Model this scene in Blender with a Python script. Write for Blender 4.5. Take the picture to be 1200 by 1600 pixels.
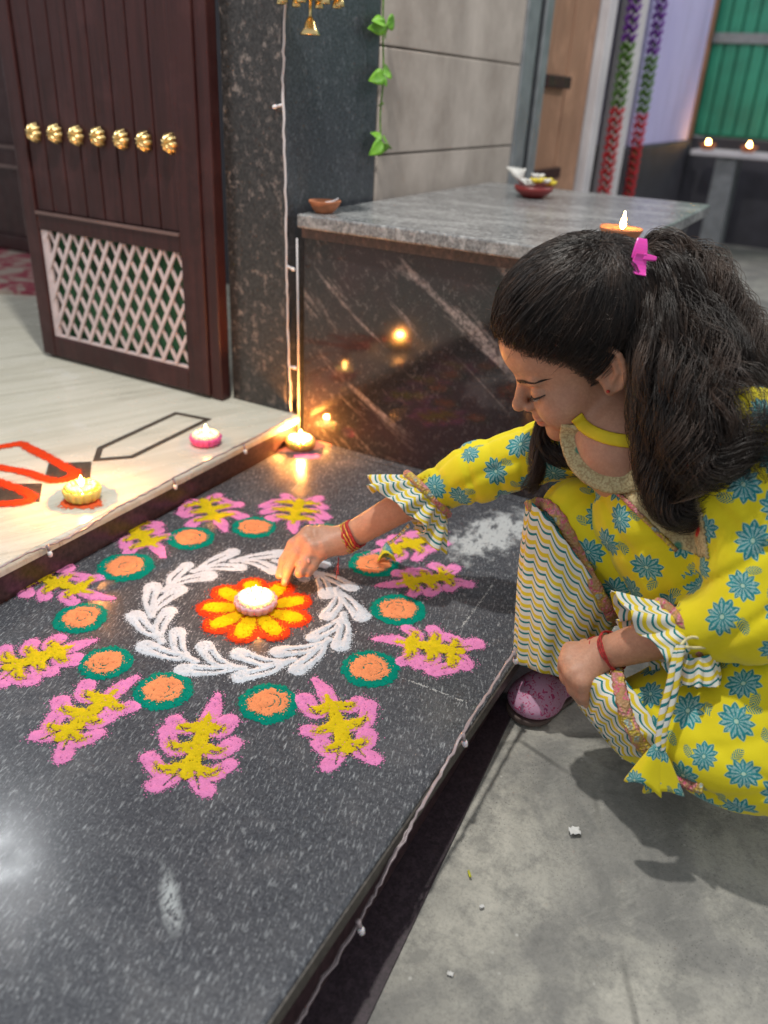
import bpy, bmesh, math, random
import numpy as np
from mathutils import Vector, Matrix

for _o in list(bpy.data.objects):
    bpy.data.objects.remove(_o)
SC = bpy.context.scene
COL = SC.collection
rng = random.Random(7)
nrg = np.random.default_rng(11)

# ------------------------------------------------------------------ camera
CAM_LOC = np.array([1.01991729, -1.46214611, 0.75])
CAM_M = np.array([[0.87189522, 0.48715378, 0.04979881],      # rows: camera right, down, forward
                  [0.26389443, -0.38176284, -0.88578602],
                  [-0.41250267, 0.78545422, -0.46141436]])
FPX = 1268.95
cam_data = bpy.data.cameras.new('camera')
cam = bpy.data.objects.new('camera', cam_data)
COL.objects.link(cam)
cam_data.sensor_fit = 'HORIZONTAL'
cam_data.sensor_width = 36.0
cam_data.lens = FPX / 1200 * 36.0
cam_data.clip_start = 0.02
cam_data.clip_end = 200
_R = np.stack([CAM_M[0], -CAM_M[1], -CAM_M[2]], 1)
_mw = Matrix([[*_R[0], CAM_LOC[0]], [*_R[1], CAM_LOC[1]], [*_R[2], CAM_LOC[2]], [0, 0, 0, 1]])
cam.matrix_world = _mw
cam_data.dof.use_dof = True
cam_data.dof.focus_distance = 1.13
cam_data.dof.aperture_fstop = 3.9
SC.camera = cam

# ------------------------------------------------------------------ world, lamps, exposure
W = bpy.data.worlds.new('World')
SC.world = W
W.use_nodes = True
bg = W.node_tree.nodes['Background']
bg.inputs[0].default_value = (0.92, 0.95, 1.0, 1)      # even glow of a lit town sky at night
bg.inputs[1].default_value = 0.38
SC.view_settings.view_transform = 'Standard'
SC.view_settings.look = 'None'
SC.view_settings.exposure = 0.55
SC.view_settings.gamma = 1.0

def point_light(name, loc, power, color, radius):
    d = bpy.data.lights.new(name, 'POINT')
    d.energy = power; d.color = color; d.shadow_soft_size = radius
    o = bpy.data.objects.new(name, d); COL.objects.link(o); o.location = loc
    return o
PORCH_LAMP = (0.24, -0.62, 2.35)
point_light('porch_lamp_light', PORCH_LAMP, 104, (1.0, 0.965, 0.90), 0.045)
HALL_LAMP = (-1.32, -0.17, 2.1)
point_light('hall_lamp_light', HALL_LAMP, 12, (0.95, 0.98, 1.0), 0.05)
point_light('facade_fill_light', (2.6, 2.9, 3.3), 125, (1.0, 0.96, 0.92), 0.1)  # unseen fill light, added to brighten the far house front

# ------------------------------------------------------------------ surveying helpers (photo pixel -> point of the place)
def ray(px, py):
    v = CAM_M.T @ np.array([px - 600.0, py - 800.0, FPX])
    return v / np.linalg.norm(v)
def atz(px, py, z=0.0):
    r = ray(px, py); return CAM_LOC + r * ((z - CAM_LOC[2]) / r[2])
def aty(px, py, y):
    r = ray(px, py); return CAM_LOC + r * ((y - CAM_LOC[1]) / r[1])
def atx(px, py, x):
    r = ray(px, py); return CAM_LOC + r * ((x - CAM_LOC[0]) / r[0])
def atd(px, py, d):
    r = ray(px, py); return CAM_LOC + r * (d / (CAM_M[2] @ r))
def proj(P):
    v = (np.asarray(P, float) - CAM_LOC) @ CAM_M.T
    return v[..., :2] / v[..., 2:3] * FPX + np.array([600.0, 800.0])

# ------------------------------------------------------------------ object helpers
def link(o):
    COL.objects.link(o); return o
def tag(o, label=None, cat=None, group=None, kind=None):
    if label: o['label'] = label
    if cat: o['category'] = cat
    if group: o['group'] = group
    if kind: o['kind'] = kind
    return o
def thing(name, label, cat, loc=(0, 0, 0), group=None):
    o = link(bpy.data.objects.new(name, None))
    o.empty_display_size = 0.05
    o.location = tuple(float(c) for c in loc)
    return tag(o, label, cat, group)
def world_off(parent):
    off = Vector((0, 0, 0))
    while parent is not None:
        off += Vector(parent.location); parent = parent.parent
    return off
def mk(name, V, F, mat=None, parent=None, smooth=True, own=False):
    """verts in world coordinates -> one mesh object; children keep their verts relative to the parent"""
    V = np.asarray(V, float).reshape(-1, 3)
    off = np.array(world_off(parent)) if parent is not None else np.zeros(3)
    loc = np.zeros(3)
    if own:
        loc = np.array([V[:, 0].mean(), V[:, 1].mean(), V[:, 2].min()]) - off
    me = bpy.data.meshes.new(name)
    me.from_pydata((V - off - loc).tolist(), [], [tuple(int(i) for i in f) for f in F])
    if smooth:
        me.polygons.foreach_set('use_smooth', [True] * len(me.polygons))
    me.update()
    o = link(bpy.data.objects.new(name, me))
    if mat is not None: me.materials.append(mat)
    if parent is not None: o.parent = parent
    o.location = tuple(loc)
    return o
def pt_attr(o, name, arr):
    a = o.data.color_attributes.new(name, 'FLOAT_COLOR', 'POINT')
    arr = np.asarray(arr, np.float32)
    if arr.ndim == 1: arr = np.stack([arr] * 3, 1)
    if arr.shape[1] == 3: arr = np.concatenate([arr, np.ones((len(arr), 1), np.float32)], 1)
    a.data.foreach_set('color', arr.ravel())
def bevel(o, w, seg=2, ang=35):
    m = o.modifiers.new('bevel', 'BEVEL'); m.width = w; m.segments = seg
    m.limit_method = 'ANGLE'; m.angle_limit = math.radians(ang)
    return o
def sub(o, lv):
    m = o.modifiers.new('sub', 'SUBSURF'); m.levels = lv; m.render_levels = lv
    return o
BOXF = [(0, 3, 2, 1), (4, 5, 6, 7), (0, 1, 5, 4), (1, 2, 6, 5), (2, 3, 7, 6), (3, 0, 4, 7)]
def boxv(x0, x1, y0, y1, z0, z1):
    return [(x0, y0, z0), (x1, y0, z0), (x1, y1, z0), (x0, y1, z0), (x0, y0, z1), (x1, y0, z1), (x1, y1, z1), (x0, y1, z1)]
def box(name, x0, x1, y0, y1, z0, z1, mat, parent=None, bev=0.0, own=False):
    o = mk(name, boxv(x0, x1, y0, y1, z0, z1), BOXF, mat, parent, smooth=False, own=own)
    if bev: bevel(o, bev)
    return o
def cat_rom(P, n):
    P = np.asarray(P, float)
    if len(P) < 3:
        t = np.linspace(0, 1, n)[:, None]; return P[0] * (1 - t) + P[-1] * t
    Q = np.concatenate([[2 * P[0] - P[1]], P, [2 * P[-1] - P[-2]]])
    out = []
    for u in np.linspace(0, len(P) - 1 - 1e-9, n):
        i = int(u); t = u - i
        a, b, c, d = Q[i], Q[i + 1], Q[i + 2], Q[i + 3]
        out.append(0.5 * ((2 * b) + (-a + c) * t + (2 * a - 5 * b + 4 * c - d) * t * t + (-a + 3 * b - 3 * c + d) * t ** 3))
    return np.array(out)
def frames(P):
    P = np.asarray(P, float)
    T = np.gradient(P, axis=0); T /= np.linalg.norm(T, axis=1)[:, None] + 1e-12
    up = np.array([0, 0, 1.0]) if abs(T[0][2]) < 0.9 else np.array([1.0, 0, 0])
    N = np.cross(up, T[0]); N /= np.linalg.norm(N)
    Ns = []
    for t in T:
        N = N - t * (N @ t); N /= np.linalg.norm(N) + 1e-12; Ns.append(N)
    Ns = np.array(Ns); return T, Ns, np.cross(T, Ns)
def tube_vf(P, r, k=8, cap=True):
    P = np.asarray(P, float); n = len(P)
    r = np.broadcast_to(np.asarray(r, float), (n,))
    T, N, B = frames(P)
    a = np.arange(k) * 2 * math.pi / k
    V = (P[:, None] + r[:, None, None] * (np.cos(a)[None, :, None] * N[:, None] + np.sin(a)[None, :, None] * B[:, None])).reshape(-1, 3)
    F = []
    for i in range(n - 1):
        for j in range(k):
            F.append((i * k + j, i * k + (j + 1) % k, (i + 1) * k + (j + 1) % k, (i + 1) * k + j))
    if cap:
        F.append(tuple(range(k))[::-1]); F.append(tuple((n - 1) * k + j for j in range(k)))
    return V, F
class MB:
    def __init__(s): s.V = []; s.F = []; s.n = 0
    def add(s, V, F):
        V = np.asarray(V, float).reshape(-1, 3)
        s.V.append(V); s.F += [tuple(i + s.n for i in f) for f in F]; s.n += len(V); return s
    def tube(s, P, r, k=8, cap=True): return s.add(*tube_vf(P, r, k, cap))
    def box(s, *a): return s.add(boxv(*a), BOXF)
    def lathe(s, prof, c, k=24, wob=None):
        prof = np.asarray(prof, float); n = len(prof); V = []
        for (r, z) in prof:
            for j in range(k):
                a = 2 * math.pi * j / k; rr = r * (wob(a, r, z) if wob else 1)
                V.append((c[0] + rr * math.cos(a), c[1] + rr * math.sin(a), c[2] + z))
        F = []
        for i in range(n - 1):
            for j in range(k): F.append((i * k + j, i * k + (j + 1) % k, (i + 1) * k + (j + 1) % k, (i + 1) * k + j))
        F.append(tuple(range(k))[::-1]); F.append(tuple((n - 1) * k + j for j in range(k)))
        return s.add(V, F)
    def prism(s, poly, z0, z1):
        n = len(poly)
        V = [(p[0], p[1], z0) for p in poly] + [(p[0], p[1], z1) for p in poly]
        F = [tuple(range(n))[::-1], tuple(range(n, 2 * n))] + [(i, (i + 1) % n, n + (i + 1) % n, n + i) for i in range(n)]
        return s.add(V, F)
    def build(s, name, mat, parent=None, smooth=True, own=False):
        return mk(name, np.concatenate(s.V), s.F, mat, parent, smooth, own)
def fix_normals(o):
    bm = bmesh.new(); bm.from_mesh(o.data); bmesh.ops.recalc_face_normals(bm, faces=bm.faces); bm.to_mesh(o.data); bm.free(); return o

# ------------------------------------------------------------------ materials
class NT:
    def __init__(s, name):
        s.m = bpy.data.materials.new(name); s.m.use_nodes = True
        s.t = s.m.node_tree; s.p = s.t.nodes['Principled BSDF']; s._co = None
    def n(s, typ, **kw):
        x = s.t.nodes.new(typ)
        for k, v in kw.items():
            if k in ('op', 'operation'): x.operation = v
            else: setattr(x, k, v)
        return x
    def put(s, sock, v):
        if isinstance(v, bpy.types.NodeSocket): s.t.links.new(v, sock)
        elif isinstance(v, (tuple, list)):
            v = tuple(v)
            if sock.type == 'RGBA' and len(v) == 3: v = v + (1.0,)
            sock.default_value = v
        elif v is not None: sock.default_value = v
    def set(s, **kw):
        mp = dict(color='Base Color', rough='Roughness', metal='Metallic', spec='Specular IOR Level', normal='Normal', emit='Emission Color', estr='Emission Strength',
                  alpha='Alpha', sss='Subsurface Weight', sssr='Subsurface Radius', ssss='Subsurface Scale', sheen='Sheen Weight', coat='Coat Weight', coatr='Coat Roughness', aniso='Anisotropic', trans='Transmission Weight')
        for k, v in kw.items(): s.put(s.p.inputs[mp[k]], v)
        return s
    def co(s, kind='Object'):
        if s._co is None: s._co = s.n('ShaderNodeTexCoord')
        return s._co.outputs[kind]
    def geo(s): return s.n('ShaderNodeNewGeometry').outputs['Position']
    def map(s, v, scale=(1, 1, 1), rot=(0, 0, 0), loc=(0, 0, 0)):
        if any(rot) and tuple(scale) != (1, 1, 1):              # turn first, then stretch along the turned axes
            y = s.n('ShaderNodeMapping'); s.put(y.inputs['Vector'], v); y.inputs['Rotation'].default_value = rot; v = y.outputs[0]; rot = (0, 0, 0)
        x = s.n('ShaderNodeMapping'); s.put(x.inputs['Vector'], v); x.inputs['Scale'].default_value = scale
        x.inputs['Rotation'].default_value = rot; x.inputs['Location'].default_value = loc; return x.outputs[0]
    def noise(s, v, scale=5, detail=3, rough=0.55, dist=0.0):
        x = s.n('ShaderNodeTexNoise'); s.put(x.inputs['Vector'], v); x.inputs['Scale'].default_value = scale
        x.inputs['Detail'].default_value = detail; x.inputs['Roughness'].default_value = rough; x.inputs['Distortion'].default_value = dist
        return x.outputs['Fac']
    def voro(s, v, scale=5, feature='F1', out='Distance', rand=1.0):
        x = s.n('ShaderNodeTexVoronoi', feature=feature); s.put(x.inputs['Vector'], v); x.inputs['Scale'].default_value = scale
        x.inputs['Randomness'].default_value = rand; return x.outputs[out]
    def ramp(s, fac, stops, interp='LINEAR'):
        x = s.n('ShaderNodeValToRGB'); s.put(x.inputs[0], fac); e = x.color_ramp.elements; x.color_ramp.interpolation = interp
        while len(e) > 1: e.remove(e[-1])
        for i, (p, c) in enumerate(stops):
            if not isinstance(c, (tuple, list)): c = (c, c, c)
            if i == 0: e[0].position = p; e[0].color = (*c[:3], 1)
            else:
                q = e.new(p); q.color = (*c[:3], 1)
        return x.outputs[0]
    def mix(s, fac, a, b, blend='MIX'):
        x = s.n('ShaderNodeMix', data_type='RGBA', blend_type=blend); s.put(x.inputs[0], fac); s.put(x.inputs[6], a); s.put(x.inputs[7], b); return x.outputs[2]
    def math(s, op, a, b=None, c=None, clamp=False):
        x = s.n('ShaderNodeMath', operation=op); x.use_clamp = clamp
        s.put(x.inputs[0], a)
        if b is not None: s.put(x.inputs[1], b)
        if c is not None: s.put(x.inputs[2], c)
        return x.outputs[0]
    def bump(s, h, strength=0.3, dist=0.002):
        x = s.n('ShaderNodeBump'); s.put(x.inputs['Height'], h); x.inputs['Strength'].default_value = strength; x.inputs['Distance'].default_value = dist
        s.put(s.p.inputs['Normal'], x.outputs[0]); return x.outputs[0]
    def attr(s, name, out='Color'):
        x = s.n('ShaderNodeAttribute'); x.attribute_name = name; return x.outputs[out]
    def sep(s, v):
        x = s.n('ShaderNodeSeparateXYZ'); s.put(x.inputs[0], v); return x.outputs

def simple(name, col, rough=0.5, spec=0.5, metal=0.0, var=0.12, scale=30, bump=0.15, bd=0.001):
    t = NT(name); v = t.geo(); n = t.noise(v, scale, 4)
    c2 = tuple(c * (1 - var) for c in col); c3 = tuple(min(1, c * (1 + var)) for c in col)
    t.set(color=t.ramp(n, [(0.3, c2), (0.7, c3)]), rough=rough, spec=spec, metal=metal)
    if bump: t.bump(t.noise(v, scale * 4, 3), bump, bd)
    return t.m

def m_slab():
    t = NT('dark_flecked_granite'); v = t.geo()
    warp = t.noise(v, 3.0, 2)
    d = t.map(v, (330, 72, 150), (0, 0, math.radians(-17)))
    f1 = t.noise(d, 1.0, 3, 0.62)
    d2 = t.map(v, (620, 200, 300), (0, 0, math.radians(-13)))
    f2 = t.noise(d2, 1.0, 2, 0.6)
    big = t.noise(v, 4.5, 4, 0.6)
    base = t.ramp(t.noise(v, 240, 3), [(0.3, (0.036, 0.039, 0.047)), (0.7, (0.088, 0.094, 0.108))])
    m1 = t.math('MULTIPLY', t.ramp(f1, [(0.55, 0), (0.72, 1)]), t.ramp(big, [(0.25, 0.5), (0.72, 1.0)]))
    m2 = t.math('MULTIPLY', t.ramp(f2, [(0.60, 0), (0.74, 1)]), 0.6)
    fl = t.math('MAXIMUM', m1, m2)
    c = t.mix(fl, base, (0.38, 0.405, 0.425))
    # pale cloudy veins: one large patch by the knee, one small stain near the front
    def patch(cx, cy, sx, sy, ang, lo, hi):
        q = t.map(v, (1, 1, 1), (0, 0, 0), (-cx, -cy, 0))
        q = t.map(q, (1 / sx, 1 / sy, 0), (0, 0, ang))
        q2 = t.mix(0.35, q, t.n('ShaderNodeTexNoise').outputs['Color'])
        l = t.n('ShaderNodeVectorMath', operation='LENGTH'); t.put(l.inputs[0], q)
        r = t.math('ADD', l.outputs['Value'], t.math('MULTIPLY', t.math('SUBTRACT', t.noise(v, 30, 5, 0.65), 0.5), 1.6))
        return t.ramp(r, [(lo, 1), (hi, 0)])
    a = atz(770, 835); b = atz(266, 1400); e = atz(560, 760)
    p1 = patch(a[0], a[1], 0.072, 0.15, math.radians(10), 0.55, 0.9)
    holes = t.math('MULTIPLY', t.ramp(t.noise(t.map(v, (230, 90, 100), (0, 0, -0.3)), 1, 4, 0.7), [(0.36, 0.25), (0.44, 1)]), t.ramp(t.noise(t.map(v, (38, 17, 30), (0, 0, -0.3)), 1, 4, 0.65), [(0.40, 0.12), (0.50, 1)]))
    p1 = t.math('MULTIPLY', p1, holes)
    dd_ = atz(257, 1360) - atz(274, 1465); p2 = t.math('MULTIPLY', patch(b[0], b[1], 0.013, 0.050, math.pi / 2 - math.atan2(dd_[1], dd_[0]), 0.35, 1.15), t.ramp(t.noise(t.map(v, (200, 80, 80), (0, 0, -0.3)), 1, 4, 0.7), [(0.42, 0), (0.52, 1)]))
    c = t.mix(t.math('MULTIPLY', p1, 0.9), c, (0.50, 0.53, 0.54))
    c = t.mix(t.math('MULTIPLY', p2, 0.75), c, (0.48, 0.52, 0.53))
    # thin film of spilled powder
    dust = t.ramp(t.noise(v, 9, 5, 0.7), [(0.52, 0), (0.80, 0.22)])
    c = t.mix(dust, c, (0.30, 0.29, 0.29))
    t.set(color=c, rough=t.ramp(t.noise(v, 18, 4), [(0.3, 0.15), (0.75, 0.27)]), spec=0.5)
    t.bump(t.noise(v, 420, 2), 0.05, 0.001)
    return t.m
def m_speckle(name, dark, light, scale, lo, hi, rough, veins=None, tint=None):
    t = NT(name); v = t.geo()
    f = t.noise(t.map(v, (1.0, 1.0, 0.8)), scale, 4, 0.7)
    g = t.noise(v, scale * 2.6, 2, 0.6)
    big = t.noise(v, 6, 3)
    base = t.ramp(g, [(0.35, tuple(c * 0.6 for c in dark)), (0.7, tuple(c * 1.5 for c in dark))])
    fac = t.math('MULTIPLY', t.ramp(f, [(lo, 0), (hi, 1)]), t.ramp(big, [(0.3, 0.35), (0.7, 1)]))
    c = t.mix(fac, base, light)
    if veins:
        w = t.map(v, veins['scale'], veins['rot'])
        vn = t.noise(w, 1.0, 4, 0.6, 0.6)
        vf = t.math('MULTIPLY', t.ramp(vn, [(veins['lo'], 0), (veins['hi'], 1)]), t.ramp(t.noise(v, 90, 4, 0.75), [(0.36, 0.1), (0.62, 1)]))
        c = t.mix(t.math('MULTIPLY', vf, veins.get('amt', 0.8)), c, veins['col'])
    if tint:
        c = t.mix(t.ramp(t.noise(v, 5.5, 3), [(0.42, 0), (0.62, 0.5)]), c, tint)
    t.set(color=c, rough=rough, spec=0.5)
    return t.m
def m_marble():
    t = NT('cream_marble'); v = t.geo()
    w = t.map(v, (2.2, 26, 2), (0, 0, math.radians(-66)))
    f = t.noise(w, 1.0, 5, 0.62, 0.8)
    c = t.ramp(f, [(0.25, (0.47, 0.455, 0.38)), (0.45, (0.60, 0.585, 0.49)), (0.6, (0.66, 0.645, 0.555)), (0.8, (0.55, 0.53, 0.45))])
    w2 = t.map(v, (1.2, 40, 1), (0, 0, math.radians(-64)))
    ln = t.noise(w2, 1.0, 6, 0.7, 1.2)
    vein = t.ramp(ln, [(0.485, 0), (0.5, 0.6), (0.515, 0)])
    vein = t.math('MULTIPLY', vein, t.ramp(t.noise(v, 5, 2), [(0.5, 0), (0.65, 1)]))
    c = t.mix(vein, c, (0.15, 0.135, 0.11))
    smear = t.ramp(t.noise(t.map(v, (7, 9, 7)), 1, 6, 0.72), [(0.58, 0), (0.72, 0.5)])
    c = t.mix(smear, c, (0.74, 0.74, 0.72))
    t.set(color=c, rough=t.ramp(t.noise(v, 14, 4), [(0.3, 0.16), (0.7, 0.34)]), spec=0.5)
    return t.m
def m_concrete():
    t = NT('worn_concrete'); v = t.geo()
    big = t.noise(v, 3.2, 6, 0.66, 0.6); mid = t.noise(v, 17, 9, 0.76); fine = t.noise(v, 190, 5, 0.75)
    base = t.ramp(big, [(0.34, (0.22, 0.217, 0.203)), (0.45, (0.29, 0.284, 0.262)), (0.53, (0.40, 0.388, 0.345)), (0.66, (0.54, 0.52, 0.455))])
    c = t.mix(t.ramp(mid, [(0.40, 0.55), (0.53, 0)]), base, (0.185, 0.185, 0.175))
    scr = t.noise(t.map(v, (16, 70, 40), (0, 0, 2.2)), 1, 5, 0.7)
    c = t.mix(t.ramp(scr, [(0.55, 0), (0.68, 0.26)]), c, (0.50, 0.49, 0.44))
    grit = t.voro(v, 210); c = t.mix(t.math('MULTIPLY', t.ramp(grit, [(0.10, 1), (0.2, 0)]), t.ramp(t.noise(v, 9, 3), [(0.45, 0), (0.6, 0.8)])), c, (0.10, 0.098, 0.09))
    sp = t.voro(v, 46)
    spot = t.math('MULTIPLY', t.ramp(sp, [(0.07, 1), (0.12, 0)]), t.ramp(t.noise(v, 20, 2), [(0.56, 0), (0.62, 1)]))
    c = t.mix(spot, c, (0.55, 0.54, 0.50))
    c = t.mix(t.ramp(fine, [(0.3, 0.35), (0.55, 0)]), c, (0.12, 0.12, 0.115))
    crack = t.voro(t.mix(0.06, v, t.n('ShaderNodeTexNoise').outputs['Color']), 2.3, 'DISTANCE_TO_EDGE')
    c = t.mix(t.math('MULTIPLY', t.ramp(crack, [(0.003, 1), (0.011, 0)]), t.ramp(t.noise(v, 3, 2), [(0.5, 0), (0.6, 0.6)])), c, (0.07, 0.07, 0.065))
    t.set(color=c, rough=0.82, spec=0.3)
    h = t.math('ADD', t.math('MULTIPLY', mid, 1.0), t.math('MULTIPLY', fine, 0.35))
    t.bump(h, 0.6, 0.008)
    return t.m
def m_plaster(name, a, b, sc=5):
    t = NT(name); v = t.geo()
    n = t.noise(v, sc, 5, 0.62); f = t.noise(v, 90, 3, 0.7)
    c = t.ramp(n, [(0.3, a), (0.7, b)])
    c = t.mix(t.ramp(t.noise(t.map(v, (3, 3, 0.7)), 3, 4), [(0.5, 0), (0.75, 0.35)]), c, tuple(x * 0.55 for x in a))
    t.set(color=c, rough=0.85, spec=0.25); t.bump(f, 0.3, 0.003); return t.m
def m_wood(name, a, b, rough=0.32, axis=2):
    t = NT(name); v = t.geo()
    sc = [60, 60, 60]; sc[axis] = 3.5
    g = t.noise(t.map(v, sc), 1, 5, 0.65, 0.5)
    c = t.ramp(g, [(0.3, a), (0.72, b)])
    worn = t.noise(v, 7, 5, 0.7); c = t.mix(t.ramp(worn, [(0.52, 0), (0.78, 0.35)]), c, tuple(min(1, q * 2.0 + 0.012) for q in b))
    t.set(color=c, rough=t.ramp(t.noise(v, 25, 4), [(0.3, rough - 0.08), (0.7, rough + 0.16)]), spec=0.4)
    t.bump(g, 0.3, 0.0015); return t.m
def m_powder():
    t = NT('coloured_powder'); v = t.geo()
    c = t.attr('col'); n = t.noise(v, 900, 2, 0.7)
    n2 = t.noise(v, 60, 4, 0.6)
    c = t.mix(1.0, c, t.ramp(n, [(0.25, 0.72), (0.75, 1.12)]), 'MULTIPLY')
    c = t.mix(1.0, c, t.ramp(n2, [(0.3, 0.86), (0.7, 1.05)]), 'MULTIPLY')
    t.set(color=c, rough=0.95, spec=0.1); t.bump(n, 0.5, 0.0012); return t.m
def m_flame():
    t = NT('candle_flame'); 
    t.set(color=(0, 0, 0), emit=(1.0, 0.50, 0.13), estr=70.0, rough=1, spec=0); return t.m
def m_wax(name, col):
    t = NT(name); v = t.geo()
    t.set(color=t.ramp(t.noise(v, 60, 3), [(0.3, tuple(c * 0.92 for c in col)), (0.7, col)]), rough=0.4, sss=1.0, sssr=(1.0, 0.55, 0.3), ssss=0.02); return t.m
M_SLAB = m_slab()
M_PILLAR = m_speckle('black_speckled_granite', (0.034, 0.033, 0.033), (0.27, 0.23, 0.21), 62, 0.54, 0.70, 0.28)
M_FACADE = m_speckle('blue_black_granite', (0.055, 0.062, 0.074), (0.21, 0.225, 0.25), 70, 0.55, 0.78, 0.3)
M_BENCHF = m_speckle('polished_veined_granite', (0.024, 0.0225, 0.024), (0.16, 0.15, 0.15), 110, 0.55, 0.74, 0.075,
    veins=dict(scale=(2.6, 6, 17), rot=(0, math.radians(-38), 0), lo=0.55, hi=0.66, col=(0.36, 0.31, 0.30), amt=0.9), tint=(0.045, 0.022, 0.026))
M_BENCHT = m_speckle('grey_streaked_granite', (0.19, 0.195, 0.20), (0.52, 0.53, 0.53), 60, 0.5, 0.72, 0.26,
    veins=dict(scale=(4, 14, 9), rot=(0, 0, math.radians(-12)), lo=0.47, hi=0.66, col=(0.52, 0.53, 0.525), amt=0.75))
M_RISER = m_speckle('maroon_granite', (0.05, 0.028, 0.031), (0.12, 0.068, 0.07), 50, 0.5, 0.75, 0.32)
M_MARBLE = m_marble()
M_CONC = m_concrete()
M_PLAST = m_plaster('grey_cement_plaster', (0.33, 0.285, 0.25), (0.54, 0.48, 0.43))
M_MORTAR = m_plaster('pale_mortar', (0.20, 0.18, 0.16), (0.30, 0.27, 0.245), 20)
M_LILAC = m_plaster('lilac_wall_paint', (0.46, 0.43, 0.72), (0.54, 0.51, 0.80), 2)
M_WHITE = m_plaster('old_white_paint', (0.52, 0.50, 0.53), (0.66, 0.64, 0.66), 6)
M_DWOOD = m_wood('dark_polished_wood', (0.022, 0.0060, 0.0062), (0.052, 0.0150, 0.0150), 0.42)
M_BWOOD = m_wood('weathered_brown_wood', (0.27, 0.14, 0.085), (0.42, 0.235, 0.15), 0.6)
M_GROUT = simple('dark_joint', (0.03, 0.028, 0.026), 0.8)
M_INLAY = m_speckle('brown_inlay_stone', (0.06, 0.05, 0.04), (0.15, 0.125, 0.10), 120, 0.5, 0.75, 0.3)
M_LATT = simple('pinkish_white_paint', (0.62, 0.52, 0.53), 0.45)
M_GREENB = simple('green_net_cloth', (0.018, 0.085, 0.035), 0.8, var=0.6, scale=14)
M_BRASS = simple('brass', (0.84, 0.64, 0.30), 0.26, metal=1.0, var=0.1, scale=60)
M_TERRA = simple('terracotta', (0.42, 0.155, 0.07), 0.75, var=0.2, scale=60)
M_STEEL = simple('grey_painted_metal', (0.20, 0.215, 0.23), 0.4, var=0.2, scale=20)
M_WIRE = simple('white_plastic_wire', (0.62, 0.60, 0.62), 0.45, var=0.05)
M_BULB = NT('frosted_led_bulb').set(color=(0.75, 0.73, 0.75), rough=0.25, sss=0.4, ssss=0.004).m
M_CLEARW = simple('translucent_wire', (0.34, 0.28, 0.29), 0.3, var=0.1)
M_POW = m_powder()
M_FLAME = m_flame()
M_WAXW = m_wax('white_wax', (0.85, 0.78, 0.66)); M_WAXP = m_wax('pink_wax', (0.80, 0.10, 0.34)); M_WAXY = m_wax('yellow_wax', (0.84, 0.62, 0.16))
M_BLACK = simple('charred_wick', (0.012, 0.011, 0.010), 0.9)
M_OIL = NT('lamp_oil').set(color=(0.55, 0.28, 0.05), rough=0.08).m
M_LEAF = NT('fresh_green_leaf'); _v = M_LEAF.geo()
M_LEAF.set(color=M_LEAF.ramp(M_LEAF.noise(_v, 40, 3), [(0.3, (0.10, 0.30, 0.015)), (0.7, (0.20, 0.46, 0.03))]), rough=0.4); M_LEAF = M_LEAF.m
M_RED = simple('red_cloth_flower', (0.55, 0.025, 0.035), 0.7, var=0.35, scale=80)
M_PURPLE = simple('purple_cloth', (0.16, 0.03, 0.30), 0.75, var=0.3, scale=40)
M_GARG = simple('green_cloth_leaf', (0.10, 0.22, 0.03), 0.7, var=0.4, scale=60)
M_SHUT = simple('green_painted_metal', (0.02, 0.24, 0.15), 0.5, var=0.2, scale=6)
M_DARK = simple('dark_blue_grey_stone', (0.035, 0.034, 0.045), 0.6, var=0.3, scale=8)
M_PAPER = simple('white_paper_scrap', (0.68, 0.68, 0.66), 0.7)

# ================================================================== SETTING
GZ0 = -0.092
def ground_z(y):
    y = np.asarray(y, float)
    return GZ0 - 0.055 * np.clip((-0.50 - y) / 0.6, 0, 3.2)
ys = np.concatenate([np.linspace(-3.2, 0.2, 70), [0.6, 1.2, 2.2, 4, 7, 12, 25, 60]]); xs = np.concatenate([[-4.0, -1, 0.3], np.linspace(0.6, 2.4, 46), [3, 5, 9, 20, 60]])
V = []; F = []
for j, y in enumerate(ys):
    for i, x in enumerate(xs):
        dz = 0.0025 * math.sin(7 * x + 2 * y) * math.sin(5 * y - 3 * x) if 0.75 < x < 2.4 else 0
        V.append((x, y, float(ground_z(y)) + dz))
nx = len(xs)
for j in range(len(ys) - 1):
    for i in range(nx - 1): F.append((j * nx + i, j * nx + i + 1, (j + 1) * nx + i + 1, (j + 1) * nx + i))
tag(mk('ground', V, F, M_CONC), kind='structure')

# ---- granite platform in front of the doorstep
SLX = 0.747
plat = thing('granite_platform', 'low dark flecked granite platform carrying the powder pattern', 'platform', (0.37, -0.8, -0.09))
o = mk('top_slab', boxv(0.0, SLX, -2.4, 0.017, -0.026, 0.0), BOXF, M_SLAB, plat, smooth=False); bevel(o, 0.004, 3)
o = mk('top_slab', boxv(0.017, SLX - 0.002, 0.019, 1.12, -0.026, -0.001), BOXF, M_SLAB, plat, smooth=False)
M_EDGE = m_speckle('rough_slab_edge', (0.05, 0.043, 0.036), (0.16, 0.14, 0.12), 60, 0.5, 0.75, 0.55)
box('slab_edge', SLX - 0.003, SLX + 0.0025, -2.4, 0.016, -0.0245, -0.0045, M_EDGE, plat)
box('riser', 0.02, SLX - 0.018, -2.4, 1.1, -0.32, -0.0265, M_RISER, plat)
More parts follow.
